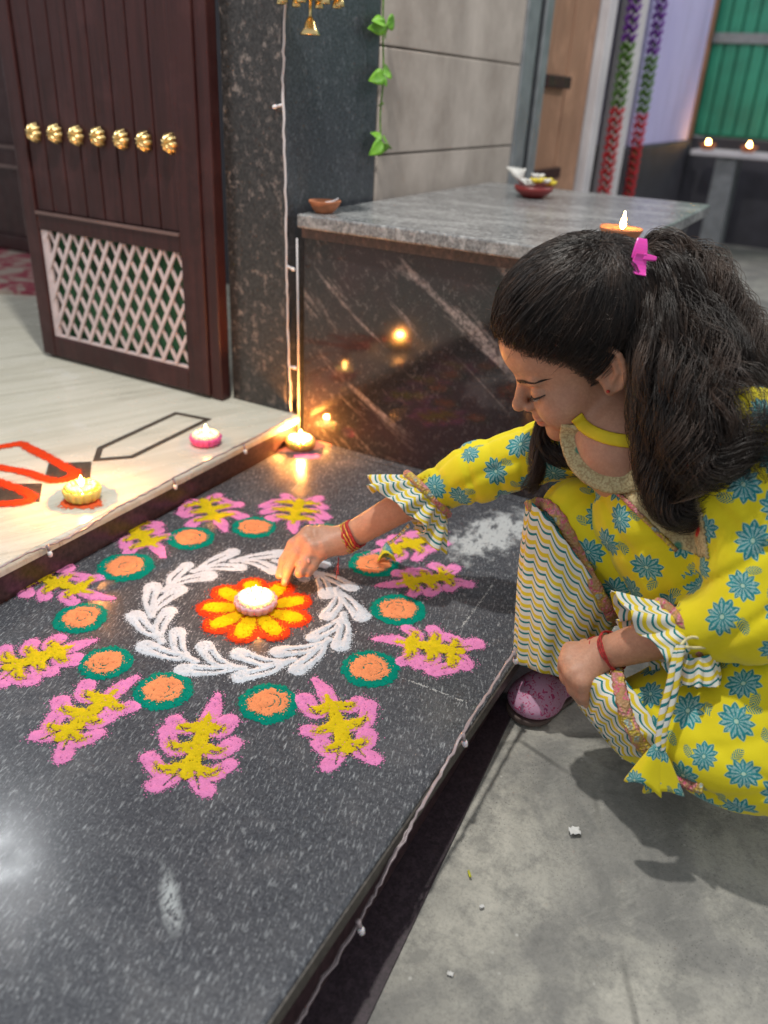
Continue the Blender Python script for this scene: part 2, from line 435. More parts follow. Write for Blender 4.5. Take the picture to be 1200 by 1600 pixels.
# added dark strip on the concrete, painting the shade along the platform's foot
M_SHADE_STRIP = m_speckle('maroon_shade_strip', (0.032, 0.019, 0.027), (0.085, 0.055, 0.07), 90, 0.5, 0.78, 0.6)
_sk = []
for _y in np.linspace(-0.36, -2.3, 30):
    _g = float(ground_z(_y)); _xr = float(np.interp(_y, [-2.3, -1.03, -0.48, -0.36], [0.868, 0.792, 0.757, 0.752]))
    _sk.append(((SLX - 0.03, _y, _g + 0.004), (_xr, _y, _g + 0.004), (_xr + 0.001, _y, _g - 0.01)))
mk('shade_strip', np.array(_sk).reshape(-1, 3), [(3 * i + j, 3 * i + j + 1, 3 * i + j + 4, 3 * i + j + 3) for i in range(29) for j in range(2)], M_SHADE_STRIP, plat, smooth=False)

# ---- cream marble doorstep / porch floor
FZ = 0.0645
porch = thing('marble_doorstep', 'cream marble doorstep floor with dark inlay, one step above the granite platform', 'doorstep', (-1.2, -0.6, 0))
def bull(name, x1, y0, y1, z0, z1, x0, r, mat, parent):
    prof = [(x0, z1)] + [(x1 - r + r * math.sin(a), (z1 - r) + r * math.cos(a)) for a in np.linspace(0, math.pi / 2, 6)] + [(x1, z0), (x0, z0)]
    V = [(p[0], y0, p[1]) for p in prof] + [(p[0], y1, p[1]) for p in prof]; n = len(prof)
    F = [tuple(range(n)), tuple(range(n, 2 * n))[::-1]] + [(i, n + i, n + (i + 1) % n, (i + 1) % n) for i in range(n)]
    return fix_normals(mk(name, V, F, mat, parent, smooth=False))
bull('marble_slab', 0.006, -3.2, 0.018, FZ - 0.017, FZ, -0.0, 0.009, M_MARBLE, porch)
box('marble_slab', -4.2, -0.0005, -3.2, 0.0195, FZ - 0.017, FZ - 0.0003, M_MARBLE, porch)
box('marble_slab', -4.2, -0.195, 0.0205, 2.4, FZ - 0.017, FZ - 0.0006, M_MARBLE, porch)
box('riser', -4.2, -0.001, -3.2, 0.017, -0.3, FZ - 0.0175, M_RISER, porch)
def fpoly(pts): return [atz(px, py, FZ)[:2] for px, py in pts]
def inlay(poly, mat, z=0.0012):
    b = MB(); b.prism(poly, FZ - 0.004, FZ + z); return fix_normals(b.build('inlay_piece', mat, porch, smooth=False))
def band_pieces(pts, w):
    P = np.array(fpoly(pts)); n = len(P); ctr = P.mean(0)
    # inner outline by mitred inset
    area = 0.5 * sum(P[i][0] * P[(i + 1) % n][1] - P[(i + 1) % n][0] * P[i][1] for i in range(n)); sg = 1 if area > 0 else -1
    inn = []
    for i in range(n):
        a, b, c = P[i - 1], P[i], P[(i + 1) % n]
        d1 = (b - a) / np.linalg.norm(b - a); d2 = (c - b) / np.linalg.norm(c - b)
        n1 = sg * np.array([-d1[1], d1[0]]); n2 = sg * np.array([-d2[1], d2[0]])
        m = n1 + n2; inn.append(b + m * (w / max(0.25, (m @ n1))))
    for i in range(n):
        j = (i + 1) % n
        inlay([P[i], P[j], inn[j], inn[i]], M_INLAY, 0.0011)
band_pieces([(152, 700), (274, 644), (331, 655), (208, 716), (145, 721)], 0.012)
inlay(fpoly([(76, 725), (143, 722), (141, 748), (70, 750)]), M_INLAY)
inlay(fpoly([(-10, 757), (66, 756), (62, 784), (-18, 790)]), M_INLAY)

# ---- jamb pillar and house front
Fx = -0.032
pillar = thing('granite_pillar', 'black speckled granite door pillar with white wire down its corner', 'pillar', (-0.11, 0.3, FZ))
box('granite_panel', -0.192, Fx - 0.001, 0.021, 0.045, FZ - 0.002, 2.6, M_PILLAR, pillar, 0.003)
box('core', -0.190, Fx - 0.021, 0.046, 1.0, FZ - 0.01, 2.6, M_PLAST, pillar)
def yat(px, py): return float(atx(px, py, Fx)[1])
wall = thing('house_wall', 'house front of dark granite and grey cement blocks above the granite bench', 'wall', (Fx, 0.6, 0))
y1 = yat(588, 200); y2 = yat(806, 150)
box('granite_panel', Fx - 0.012, Fx, 0.0225, y1, -0.1, 2.6, M_FACADE, wall, 0.002)
zA = float(atx(700, 86, Fx)[2]); zB = float(atx(700, 234, Fx)[2])
zlist = [-0.1, zB, zA, zA + (zA - zB), zA + 2 * (zA - zB), 2.6]
for i in range(len(zlist) - 1):
    box('cement_block', Fx - 0.012, Fx + 0.004 + 0.001 * (i % 2), y1 + 0.003, y2 - 0.002, zlist[i] + 0.002, zlist[i + 1] - 0.002, M_PLAST, wall, 0.003)
box('mortar', Fx - 0.02, Fx - 0.013, 0.03, y2 - 0.002, -0.1, 2.6, M_MORTAR, wall)
y3 = yat(845, 150)
pl = thing('metal_corner_post', 'grey metal upright where the cement wall ends, left of brown door', 'post', (Fx, y2, 0))
box('flange', Fx - 0.02, Fx + 0.012, y2, y2 + (y3 - y2) * 0.45, -0.1, 2.6, M_STEEL, pl, 0.003)
box('web', Fx - 0.04, Fx - 0.008, y2 + (y3 - y2) * 0.45 + 0.001, y3 - 0.07, -0.1, 2.6, M_GROUT, pl)
box('flange', Fx - 0.02, Fx + 0.010, y3 - 0.069, y3, -0.1, 2.6, M_STEEL, pl, 0.003)

# ---- further along the street front
y4 = yat(925, 150); y5 = float(atx(944, 150, Fx + 0.02)[1]) + 0.09
bd = thing('brown_door', 'weathered brown wooden door beyond the cement wall, blurred', 'door', (Fx, (y3 + y4) / 2, 0))
npk = 4
for i in range(npk):
    a = y3 + 0.004 + (y4 - y3 - 0.02) * i / npk; b = y3 + 0.004 + (y4 - y3 - 0.02) * (i + 1) / npk
    box('plank', Fx - 0.04, Fx - 0.012 - 0.003 * (i % 2), a, b - 0.004, -0.05, 2.4, M_BWOOD, bd, 0.003)
zl = float(atx(872, 128, Fx)[2])
box('rail', Fx - 0.0115, Fx + 0.012, y3 + 0.02, y3 + 0.28, zl - 0.02, zl + 0.02, M_DWOOD, bd, 0.004)
zl2 = float(atx(880, 268, Fx)[2])
box('rail', Fx - 0.0115, Fx + 0.012, y3 + 0.02, y3 + 0.30, zl2 - 0.02, zl2 + 0.02, M_DWOOD, bd, 0.004)
y6 = float(atx(972, 150, Fx + 0.02)[1]) + 0.1; y7 = float(atx(990, 150, Fx + 0.02)[1]) + 0.12
def post(ya, yb, label):
    p = thing('door_post', label, 'post', (Fx, ya, 0), 'white posts of the far doorway')
    box('shaft', Fx - 0.05, Fx + 0.02, ya, yb, -0.09, 2.6, M_WHITE, p, 0.006)
    box('plinth', Fx - 0.055, Fx + 0.032, ya - 0.012, yb + 0.012, -0.095, 0.06, M_WHITE, p, 0.006)
post(y4, y5 - 0.09, 'white doorway post next to the brown door')
post(y6 - 0.1, y7 - 0.12, 'white doorway post next to the lilac wall')
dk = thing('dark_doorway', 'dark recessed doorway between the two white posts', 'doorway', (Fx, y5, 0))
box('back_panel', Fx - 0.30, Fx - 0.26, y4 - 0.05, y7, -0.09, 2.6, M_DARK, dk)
box('lintel', Fx - 0.26, Fx + 0.005, y5 - 0.085, y6 - 0.105, 2.3, 2.6, M_WHITE, dk)
def garland(ya, label, zlo, zmid, ztop):
    g = thing('flower_garland', label, 'garland', (Fx, ya, zlo), 'cloth garlands on the far doorway')
    c = MB(); c.tube([(Fx + 0.045, ya, zlo), (Fx + 0.045, ya, ztop)], 0.004, 5); c.build('cord', M_GARG, g)
    z = zlo
    while z < ztop:
        mt = M_RED if z < zmid else (M_GARG if z < zmid + 0.26 else M_PURPLE)
        b = MB()
        for k in range(11):
            a = k * 0.57 + z * 9; p = np.array([Fx + 0.045 + 0.018 * math.cos(a), ya + 0.022 * math.sin(a), z + 0.01 * math.sin(3 * a)])
            b.tube([p, p + np.array([0.012 * math.cos(a), 0.022 * math.sin(a), 0.012])], [0.0085, 0.0025], 5)
        b.build('blossom', mt, g); z += 0.034
garland(float(atx(960, 200, Fx + 0.045)[1]), 'red, green and purple cloth garland in the far doorway, left of second white post', 0.37, 0.72, 1.9)
garland(float(atx(999, 200, Fx + 0.045)[1]), 'red, green and purple cloth garland between second white post and lilac wall', 0.28, 0.70, 1.9)
y8 = yat(1085, 160)
lw = thing('lilac_house_wall', 'lilac painted house wall with dark stone plinth down the street', 'wall', (Fx, y7, 0))
zpl = float(atx(1040, 222, Fx)[2])
box('painted_wall', Fx - 0.2, Fx, y7 - 0.118, y8, zpl, 3.2, M_LILAC, lw)
box('plinth', Fx - 0.2, Fx + 0.03, y7 - 0.115, y8 + 0.02, -0.095, zpl - 0.002, M_DARK, lw, 0.01)
YS = y8 + 0.6
a0 = aty(1092, 100, YS); zsb = float(aty(1140, 216, YS)[2])
sh = thing('green_shutter', 'green ribbed metal shutter at the end of the street', 'shutter', (1.2, YS, 0))
x = float(a0[0]) + 0.06
while x < 3.6:
    box('rib', x, x + 0.075, YS - 0.016, YS + 0.02, zsb + 0.01, 2.6, M_SHUT, sh, 0.008); x += 0.085
box('back_sheet', float(a0[0]) + 0.05, 3.6, YS + 0.021, YS + 0.04, zsb, 2.6, M_SHUT, sh)
box('side_frame', float(a0[0]) - 0.02, float(a0[0]) + 0.05, YS - 0.03, YS + 0.05, -0.1, 2.6, M_BWOOD, sh, 0.006)
zt = float(aty(1140, 60, YS)[2])
box('cross_bar', float(a0[0]) + 0.06, 3.6, YS - 0.035, YS - 0.017, zt - 0.03, zt + 0.03, M_STEEL, sh, 0.004)
box('wall_below', float(a0[0]) + 0.06, 3.6, YS - 0.04, YS + 0.02, -0.1, zsb - 0.003, M_DARK, sh)
# low cloth-covered table with little lamps before it
YT = YS - 0.75; zt_ = float(aty(1140, 238, YT)[2]); xa = float(aty(1078, 240, YT)[0]); xb = xa + 1.2
tb = thing('low_table', 'low pale table carrying a row of lit lamps before the green shutter', 'table', (xa + 0.5, YT, GZ0))
box('table_top', xa, xb, YT, YT + 0.35, zt_ - 0.03, zt_, M_WHITE, tb, 0.006)
for lx in (xa + 0.15, xb - 0.2):
    box('leg', lx, lx + 0.12, YT + 0.05, YT + 0.3, GZ0, zt_ - 0.031, M_STEEL, tb, 0.004)
lamp_pos = []
for i in range(3):
    lamp_pos.append((xa + 0.08 + 0.20 * i + 0.03 * (i % 2), YT + 0.08 + 0.05 * (i % 3), zt_))

# ---- granite bench against the house front
BZ = 0.51; BX0 = -0.004; BX1 = 0.655; BY0 = 0.02; BY1 = 1.08; TH = 0.028
bench = thing('granite_bench', 'boxy bench of polished dark granite with grey slab top beside the pillar', 'bench', (0.33, 0.55, 0))
o = box('top_slab', BX0, BX1, BY0, BY1, BZ - TH, BZ, M_BENCHT, bench, 0.004)
box('front_panel', BX0 + 0.004, BX1 - 0.045, BY0 + 0.022, BY0 + 0.04, 0.0005, BZ - TH - 0.0005, M_BENCHF, bench, 0.0015)
box('side_panel', BX1 - 0.064, BX1 - 0.046, BY0 + 0.0405, BY1 - 0.02, 0.0005, BZ - TH - 0.0005, M_BENCHF, bench, 0.0015)
M_BRED = m_speckle('reddish_slab_edge', (0.05, 0.03, 0.024), (0.15, 0.09, 0.07), 70, 0.5, 0.7, 0.4)
box('edge_strip', BX0 + 0.006, BX1 - 0.04, BY0 + 0.010, BY0 + 0.0212, BZ - TH - 0.020, BZ - TH - 0.0006, M_BRED, bench)

# ---- open door leaf
door = thing('open_door', 'dark brown plank door standing open, brass studs above white lattice panel', 'door', (-0.5, 0.0, FZ))
DY0, DY1 = -0.022, 0.016
DX0, DX1 = -0.80, -0.194
zr = float(aty(190, 362, DY0)[2]); zl0 = float(aty(190, 382, DY0)[2]) ; zb1 = float(aty(200, 590, DY0)[2])
zdb = FZ + 0.008
box('stile', DX0, DX0 + 0.045, DY0, DY1, zdb, 2.2, M_DWOOD, door, 0.003)
box('stile', -0.292, -0.228, DY0, DY1, zdb, 2.2, M_DWOOD, door, 0.003)
box('stile', -0.227, DX1, DY0 + 0.006, DY1, zdb - 0.006, 2.2, M_DWOOD, door, 0.003)
box('rail', DX0 + 0.0455, -0.2925, DY0 + 0.001, DY1, zl0 + 0.002, zr + 0.016, M_DWOOD, door, 0.003)
zbr = float(aty(200, 575, DY0)[2]); zbr = max(zbr, zdb + 0.05)
box('rail', DX0 + 0.0455, -0.2925, DY0 + 0.001, DY1, zdb, zdb + 0.052, M_DWOOD, door, 0.003)
npl = 8; pxs = np.linspace(DX0 + 0.046, -0.293, npl + 1)
for i in range(npl):
    box('plank', pxs[i] + 0.0016, pxs[i + 1] - 0.0016, DY0 + 0.006, DY1 - 0.004, zr + 0.017, 2.2, M_DWOOD, door, 0.0035)
M_MOULD = m_wood('pale_worn_moulding', (0.10, 0.06, 0.055), (0.20, 0.13, 0.12), 0.4, 0)
box('moulding', DX0 + 0.046, -0.293, DY0 - 0.003, DY0 + 0.0058, zr + 0.010, zr + 0.0165, M_MOULD, door)
for px, py in ((55, 207), (88, 209), (121, 212), (155, 214), (191, 218), (227, 221), (267, 224)):
    c = aty(px, py, DY0 + 0.002)
    b = MB(); k = 48; V = []; F = []
    prof = [(0.0, 0.016), (0.15, 0.017), (0.4, 0.021), (0.7, 0.017), (0.95, 0.008), (1.05, 0.0)]
    for (r, h) in prof:
        for j in range(k):
            a = 2 * math.pi * j / k; w = 1 + 0.34 * abs(math.cos(4.5 * a + 0.4)) ** 0.8 - 0.22
            V.append((c[0] + 0.0175 * r * w * math.cos(a), c[1] - h * (0.62 + 0.38 * abs(math.cos(4.5 * a + 0.4)) ** 0.8), c[2] + 0.0195 * r * w * math.sin(a)))
    for i in range(len(prof) - 1):
        for j in range(k): F.append((i * k + j, (i + 1) * k + j, (i + 1) * k + (j + 1) % k, i * k + (j + 1) % k))
    fix_normals(mk('stud', V, F, M_BRASS, door))
# lattice
LX0, LX1, LZ0, LZ1 = DX0 + 0.0465, -0.2935, zdb + 0.053, zl0 + 0.001
fr = 0.010
for a in ((LX0, LX0 + 0.02, LZ0, LZ1), (LX0 + 0.0205, LX1, LZ0, LZ0 + 0.007)):
    box('lattice_border', a[0], a[1], DY0 + 0.006, DY0 + 0.016, a[2], a[3], M_LATT, door, 0.0015)
def clip_slat(c0, ang, w, y0, y1):
    d = np.array([math.cos(ang), math.sin(ang)])
    ts = []
    x0, x1, z0, z1 = LX0 + 0.012, LX1, LZ0 + 0.004, LZ1
    tmin, tmax = -9, 9
    for k, (lo, hi) in enumerate(((x0, x1), (z0, z1))):
        a = (lo - c0[k]) / d[k]; b = (hi - c0[k]) / d[k]
        tmin = max(tmin, min(a, b)); tmax = min(tmax, max(a, b))
    if tmax - tmin < 0.012: return
    p, q = np.array(c0) + d * tmin, np.array(c0) + d * tmax
    n = np.array([-d[1], d[0]]) * w / 2
    V = []
    for y in (y0, y1):
        for s in (p + n, p - n, q - n, q + n): V.append((s[0], y, s[1]))
    fix_normals(mk('slat', V, [(0, 1, 2, 3), (7, 6, 5, 4), (0, 4, 5, 1), (1, 5, 6, 2), (2, 6, 7, 3), (3, 7, 4, 0)], M_LATT, door, smooth=False))
s0 = 0.0415
for i in range(-6, 16):
    clip_slat((LX0 + i * s0, LZ0), math.radians(61), 0.0085, DY0 + 0.004, DY0 + 0.0085)
    clip_slat((LX0 + i * s0 + 0.01, LZ0), math.radians(119), 0.0085, DY0 + 0.009, DY0 + 0.0135)
box('backing_sheet', LX0, LX1, DY1 - 0.004, DY1 - 0.001, LZ0, LZ1, M_GREENB, door)
# ---- inner room: carpet, second dark door, cup-board picture
M_CARP = NT('patterned_carpet'); _v = M_CARP.geo()
_c = M_CARP.ramp(M_CARP.noise(_v, 9, 3, 0.5, 1.5), [(0.40, (0.30, 0.05, 0.075)), (0.5, (0.36, 0.09, 0.11)), (0.53, (0.45, 0.36, 0.30)), (0.62, (0.42, 0.33, 0.28))])
M_CARP.set(color=_c, rough=0.95); M_CARP.bump(M_CARP.noise(_v, 300, 2), 0.6, 0.003); M_CARP = M_CARP.m
cp = fpoly([(-60, 456), (64, 462), (74, 398), (-70, 380)])
b = MB(); b.prism(cp, FZ, FZ + 0.008); o = fix_normals(b.build('carpet', M_CARP, None, smooth=False, own=True)); tag(o, 'red and beige patterned carpet on the hall floor behind the door', 'carpet')
yd = 0.86
idr = thing('inner_door', 'dark wooden inner door with raised panel frames at the left edge', 'door', (-2.0, yd, FZ))
xr_ = float(aty(52, 300, yd)[0]); 
zbi = FZ + 0.012
box('door_panel', xr_ - 1.2, xr_ - 0.06, yd + 0.02, yd + 0.04, zbi, 2.3, M_DWOOD, idr)
box('stile', xr_ - 0.06, xr_, yd, yd + 0.04, zbi, 2.3, M_DWOOD, idr, 0.004)
zi1 = float(aty(15, 245, yd)[2])
box('rail', xr_ - 1.2, xr_ - 0.061, yd, yd + 0.019, zi1 - 0.035, zi1 + 0.035, M_DWOOD, idr, 0.006)
box('rail', xr_ - 1.2, xr_ - 0.061, yd, yd + 0.019, zbi, zbi + 0.06, M_DWOOD, idr, 0.006)
box('moulding', xr_ - 1.2, xr_ - 0.061, yd - 0.006, yd - 0.0005, zi1 + 0.03, zi1 + 0.042, M_MOULD, idr)
box('moulding', xr_ - 1.2, xr_ - 0.061, yd - 0.006, yd - 0.0005, zi1 - 0.042, zi1 - 0.03, M_MOULD, idr)
box('moulding', xr_ - 0.075, xr_ - 0.0615, yd + 0.0005, yd + 0.0195, zbi + 0.065, zi1 - 0.045, M_MOULD, idr)
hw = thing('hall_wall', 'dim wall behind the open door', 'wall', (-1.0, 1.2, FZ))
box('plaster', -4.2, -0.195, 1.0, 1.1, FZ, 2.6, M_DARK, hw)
# ================================================================== POWDER PATTERN
def vnoise(x, y, s, seed=0):
    r = np.random.default_rng(seed).random((64, 64)); x = np.asarray(x) / s + 17; y = np.asarray(y) / s + 29
    xi = np.floor(x).astype(int); yi = np.floor(y).astype(int); fx = x - xi; fy = y - yi
    fx = fx * fx * (3 - 2 * fx); fy = fy * fy * (3 - 2 * fy); g = lambda a, b: r[a % 64, b % 64]
    return (g(xi, yi) * (1 - fx) + g(xi + 1, yi) * fx) * (1 - fy) + (g(xi, yi + 1) * (1 - fx) + g(xi + 1, yi + 1) * fx) * fy
def caps_d(X, Y, caps):
    d = np.full(X.shape, 9.0)
    for (x0, y0, x1, y1, r0, r1) in caps:
        dx, dy = x1 - x0, y1 - y0; L = dx * dx + dy * dy + 1e-12
        t = np.clip(((X - x0) * dx + (Y - y0) * dy) / L, 0, 1)
        d = np.minimum(d, np.hypot(X - x0 - t * dx, Y - y0 - t * dy) - (r0 + (r1 - r0) * t))
    return d
def stroke(pts, r, n=14):
    P = cat_rom(np.array(pts), n); r = np.interp(np.linspace(0, 1, n), np.linspace(0, 1, len(np.atleast_1d(r))), np.atleast_1d(r)) if np.ndim(r) else np.full(n, r)
    return [(P[i][0], P[i][1], P[i + 1][0], P[i + 1][1], r[i], r[i + 1]) for i in range(n - 1)]
PINK = (0.82, 0.26, 0.54); YEL = (0.70, 0.52, 0.012); TEAL = (0.0, 0.235, 0.165); PEACH = (0.90, 0.31, 0.13); WHT = (0.66, 0.70, 0.76); ORED = (0.70, 0.055, 0.012); GOLD = (0.90, 0.52, 0.004)
_seed = [0]
def powder(name, layers, parent, holes=(), z0=0.0, res=0.00125, fuzz=0.0021, thin=0.0, own=False):
    """layers: [(capsules, colour, wobble)], painted in order; holes: strokes swept clean by a fingertip"""
    _seed[0] += 1; sd = _seed[0]; R = np.random.default_rng(sd)
    al = [c for L in layers for c in L[0]]
    x0 = min(min(c[0] - c[4], c[2] - c[5]) for c in al) - 0.008; x1 = max(max(c[0] + c[4], c[2] + c[5]) for c in al) + 0.008
    y0 = min(min(c[1] - c[4], c[3] - c[5]) for c in al) - 0.008; y1 = max(max(c[1] + c[4], c[3] + c[5]) for c in al) + 0.008
    X, Y = np.meshgrid(np.arange(x0, x1, res), np.arange(y0, y1, res), indexing='ij')
    n1 = vnoise(X, Y, 0.004, sd) - 0.5; n2 = vnoise(X, Y, 0.0017, sd + 50) - 0.5; n3 = vnoise(X, Y, 0.012, sd + 90) - 0.5
    D = np.full(X.shape, 9.0); C = np.zeros(X.shape + (3,))
    for caps, col, wob in layers:
        d = caps_d(X, Y, caps) + wob * (n1 * 1.2 + n2 * 0.8 + n3)
        m = d < 0; C[m] = col
        far = (~m) & (d < D); C[far & (D > 0)] = col
        D = np.minimum(D, d)
    H = caps_d(X, Y, holes) + 0.0012 * (n1 + n2) if len(holes) else np.full(X.shape, 9.0)
    E = np.maximum(D, -H)                                       # <0 inside
    rnd = R.random(X.shape)
    keep = (E < -0.0004) | ((D > 0) & (D < 0.010) & (rnd < 0.36 * np.exp(-D / fuzz))) | ((H < 0) & (rnd < 0.30 * np.exp(H / 0.0016) + 0.10))
    if thin: keep &= ~((vnoise(X, Y, 0.006, sd + 7) > 1 - thin) & (rnd < 0.8))
    keep &= rnd < 0.985
    k = keep[:-1, :-1]
    full = np.zeros(X.shape, int)
    full[:-1, :-1] += k; full[1:, :-1] += k; full[:-1, 1:] += k; full[1:, 1:] += k
    Z = z0 + 0.0006 + np.clip(-E / 0.006, 0, 1) * 0.0011 + 0.00045 * (n1 + n2) * (E < 0) + 0.0004 * R.random(X.shape)
    Z = np.where(full == 4, Z, z0 + 0.0004 + 0.0002 * R.random(X.shape))
    used = full > 0; idx = -np.ones(X.shape, int); idx[used] = np.arange(used.sum())
    V = np.stack([X[used], Y[used], Z[used]], 1)
    a, b = np.nonzero(k); Fq = np.stack([idx[a, b], idx[a + 1, b], idx[a + 1, b + 1], idx[a, b + 1]], 1)
    o = mk(name, V, Fq, M_POW, parent, own=own)
    pt_attr(o, 'col', C[used] * (0.93 + 0.14 * R.random((used.sum(), 1))))
    return o
RC = atz(398, 952)[:2]
rang = thing('rangoli', 'round flower pattern of pink, yellow, green, orange and white powder on the dark granite', 'rangoli', (RC[0], RC[1], 0))
def p2(px, py): return atz(px, py, 0)[:2]
flowers = [((354, 832), (312, 777), 1.30), ((452, 835), (470, 777), 1.30), ((264, 870), (192, 818), 1.22), ((177, 940), (40, 895), 1.25), ((150, 998), (-8, 1052), 1.08), ((213, 1053), (76, 1168), 1.06),
           ((340, 1082), (282, 1234), 1.18), ((497, 1056), (550, 1192), 1.10), ((579, 998), (737, 1022), 1.05), ((586, 918), (718, 900), 1.05), ((560, 872), (690, 838), 0.95)]
for k, (A, B, wd) in enumerate(flowers):
    R = np.random.default_rng(100 + k); A = p2(*A); B = p2(*B); d = B - A; L = np.linalg.norm(d); d /= L; n = np.array([-d[1], d[0]])
    
    def P(s, t): return A + d * (s * L) + n * t
    pink = []; yel = []; hol = []
    W_ = 0.050 * wd; jj = lambda a: a * (1 + 0.12 * R.standard_normal())
    pink += stroke([P(0.40, 0), P(0.22, 0.002 * R.standard_normal()), P(0.04, 0.004 * R.standard_normal())], [0.012, 0.0125, 0.0055])
    for s0 in (0.36, 0.57, 0.78):
        for sg in (-1, 1):
            wl = jj(W_ * (0.86 if s0 < 0.4 else 1.0)); rr = jj(0.0125)
            base = P(s0 + 0.03, 0); end = P(s0 + 0.10 * R.standard_normal() * 0.4 - 0.04, sg * (wl - rr)); midp = P(s0 + 0.07, sg * wl * 0.5)
            pink += stroke([base, midp, end], [0.0095, 0.0120, rr])
            yel += stroke([base, base * 0.45 + midp * 0.55, midp * 0.8 + end * 0.2], [0.0105, 0.0092, 0.0058])
            hol += stroke([base * 0.35 + midp * 0.65 + d * 0.002, midp + d * 0.001, midp * 0.35 + end * 0.65], [0.0007, 0.0017, 0.0006], 8)
    for tt in (-0.55, 0.5):
        e = P(1.0 + 0.04 * R.standard_normal(), tt * W_); pink += stroke([P(0.80, 0), P(0.92, tt * W_ * 0.6), e], [0.010, 0.0115, jj(0.0115)])
        yel += stroke([P(0.7, 0), P(0.86, tt * W_ * 0.4)], [0.007, 0.005])
        hol += stroke([P(0.84, tt * W_ * 0.30), P(0.98, tt * W_ * 0.7)], [0.0018, 0.0007], 6)
    yel += stroke([P(0.26, 0), P(0.55, 0.001), P(0.86, 0)], [0.003, 0.0105, 0.0105])
    f = powder('pink_flower', [(pink, PINK, 0.0014)], rang, hol)
    powder('yellow_heart', [(yel, YEL, 0.0026)], f, hol, z0=0.0016, fuzz=0.0024)
discs = [(297, 841, 36, 19), (396, 824, 36, 17), (195, 886, 45, 23), (125, 966, 44, 23), (163, 1036, 42, 27), (254, 1079, 45, 32), (418, 1099, 49, 32), (577, 1045, 44, 32), (621, 953, 42, 26), (583, 881, 38, 22), (500, 832, 34, 15)]
for k, (x, y, a, b) in enumerate(discs):
    R = np.random.default_rng(200 + k); c = p2(x, y); r = 0.5 * np.linalg.norm(p2(x + a, y) - p2(x - a, y)); r2 = 0.5 * np.linalg.norm(p2(x, y + b) - p2(x, y - b))
    r = 0.5 * (r + r2) * 0.97
    f = powder('green_disc', [([(c[0], c[1], c[0] + 0.001, c[1], r, r)], TEAL, 0.0035)], rang, [], fuzz=0.0011)
    hol = []
    for q in range(2):
        a0 = R.random() * 6.3; rr = r * (0.22 + 0.2 * q)
        hol += stroke([c + rr * np.array([math.cos(a0 + u), math.sin(a0 + u)]) for u in np.linspace(0, 1.6 + R.random() * 1.5, 6)], [0.0001, 0.0006, 0.0001], 12)
    powder('orange_heart', [([(c[0], c[1], c[0] + 0.002 * R.standard_normal(), c[1] + 0.002 * R.standard_normal(), r * 0.65, r * 0.63)], PEACH, 0.0042)], f, hol, z0=0.0018, thin=0.04)
NR = 13; RR = 0.172
_rp = [p2(*q) for q in ((230, 955), (400, 880), (545, 960), (400, 1045), (290, 1020), (500, 1005), (300, 890))]
_Am = np.array([[2 * q[0], 2 * q[1], 1] for q in _rp]); _bm = np.array([q @ q for q in _rp]); _s = np.linalg.lstsq(_Am, _bm, rcond=None)[0]
RCW = _s[:2]; RR = math.sqrt(_s[2] + RCW @ RCW)
for k in range(NR):
    R = np.random.default_rng(300 + k); th = -2 * math.pi * (k + 0.3) / NR
    def Q(dth, r): a = th - dth; return RCW + r * np.array([math.cos(a), math.sin(a)])
    st = 2 * math.pi / NR; w = 0.0082
    jr = lambda: 0.004 * R.standard_normal()
    o_ = [Q(-0.15 * st, RR + jr() * 0.5), Q(0.25 * st, RR + 0.010), Q(0.75 * st, RR + 0.026 + jr())]
    i_ = [Q(-0.15 * st, RR), Q(0.3 * st, RR - 0.011), Q(0.85 * st, RR - 0.026 + jr())]
    caps = stroke(o_, [0.006, 0.0115, 0.0150 * (1 + 0.1 * R.standard_normal())]) + stroke(i_, [0.006, 0.0115, 0.0145 * (1 + 0.1 * R.standard_normal())]) + stroke([Q(-0.30 * st, RR), Q(0.12 * st, RR)], 0.0062, 4)
    hol = stroke([o_[0] * 0.4 + o_[1] * 0.6, o_[1], o_[1] * 0.35 + o_[2] * 0.65], [0.0007, 0.0018, 0.0006], 8) + stroke([i_[0] * 0.4 + i_[1] * 0.6, i_[1], i_[1] * 0.35 + i_[2] * 0.65], [0.0007, 0.0018, 0.0006], 8)
    powder('white_leaf_pair', [(caps, WHT, 0.0013)], rang, hol)
NP = 9
_fr = 0.25 * (np.linalg.norm(p2(303, 950) - p2(492, 950)) + np.linalg.norm(p2(398, 900) - p2(398, 1003)))
for k in range(NP):
    a = 2 * math.pi * k / NP + 0.2; u = np.array([math.cos(a), math.sin(a)]); 
    f = powder('red_petal', [(stroke([RC + u * 0.018, RC + u * 0.055, RC + u * (_fr - 0.026)], [0.016, 0.0225, 0.0255]), ORED, 0.002)], rang, [], z0=0.0001 * k)
    powder('yellow_petal', [(stroke([RC + u * 0.02, RC + u * 0.052, RC + u * (_fr - 0.025)], [0.007, 0.0145, 0.0125]), GOLD, 0.002)], f, [], z0=0.0018 + 0.0001 * k)
# faint drawing-aid lines of white dust between the motifs
for q0, q1 in (((622, 1058), (728, 1098)), ((775, 905), (716, 986)), ((470, 750), (395, 840)), ((250, 905), (290, 925))):
    a_, b_ = p2(*q0), p2(*q1)
    powder('dust_line', [(stroke([a_, (a_ + b_) / 2 + 0.0006, b_], 0.0009), (0.42, 0.43, 0.43), 0.0012)], rang, [], thin=0.35, fuzz=0.0009)
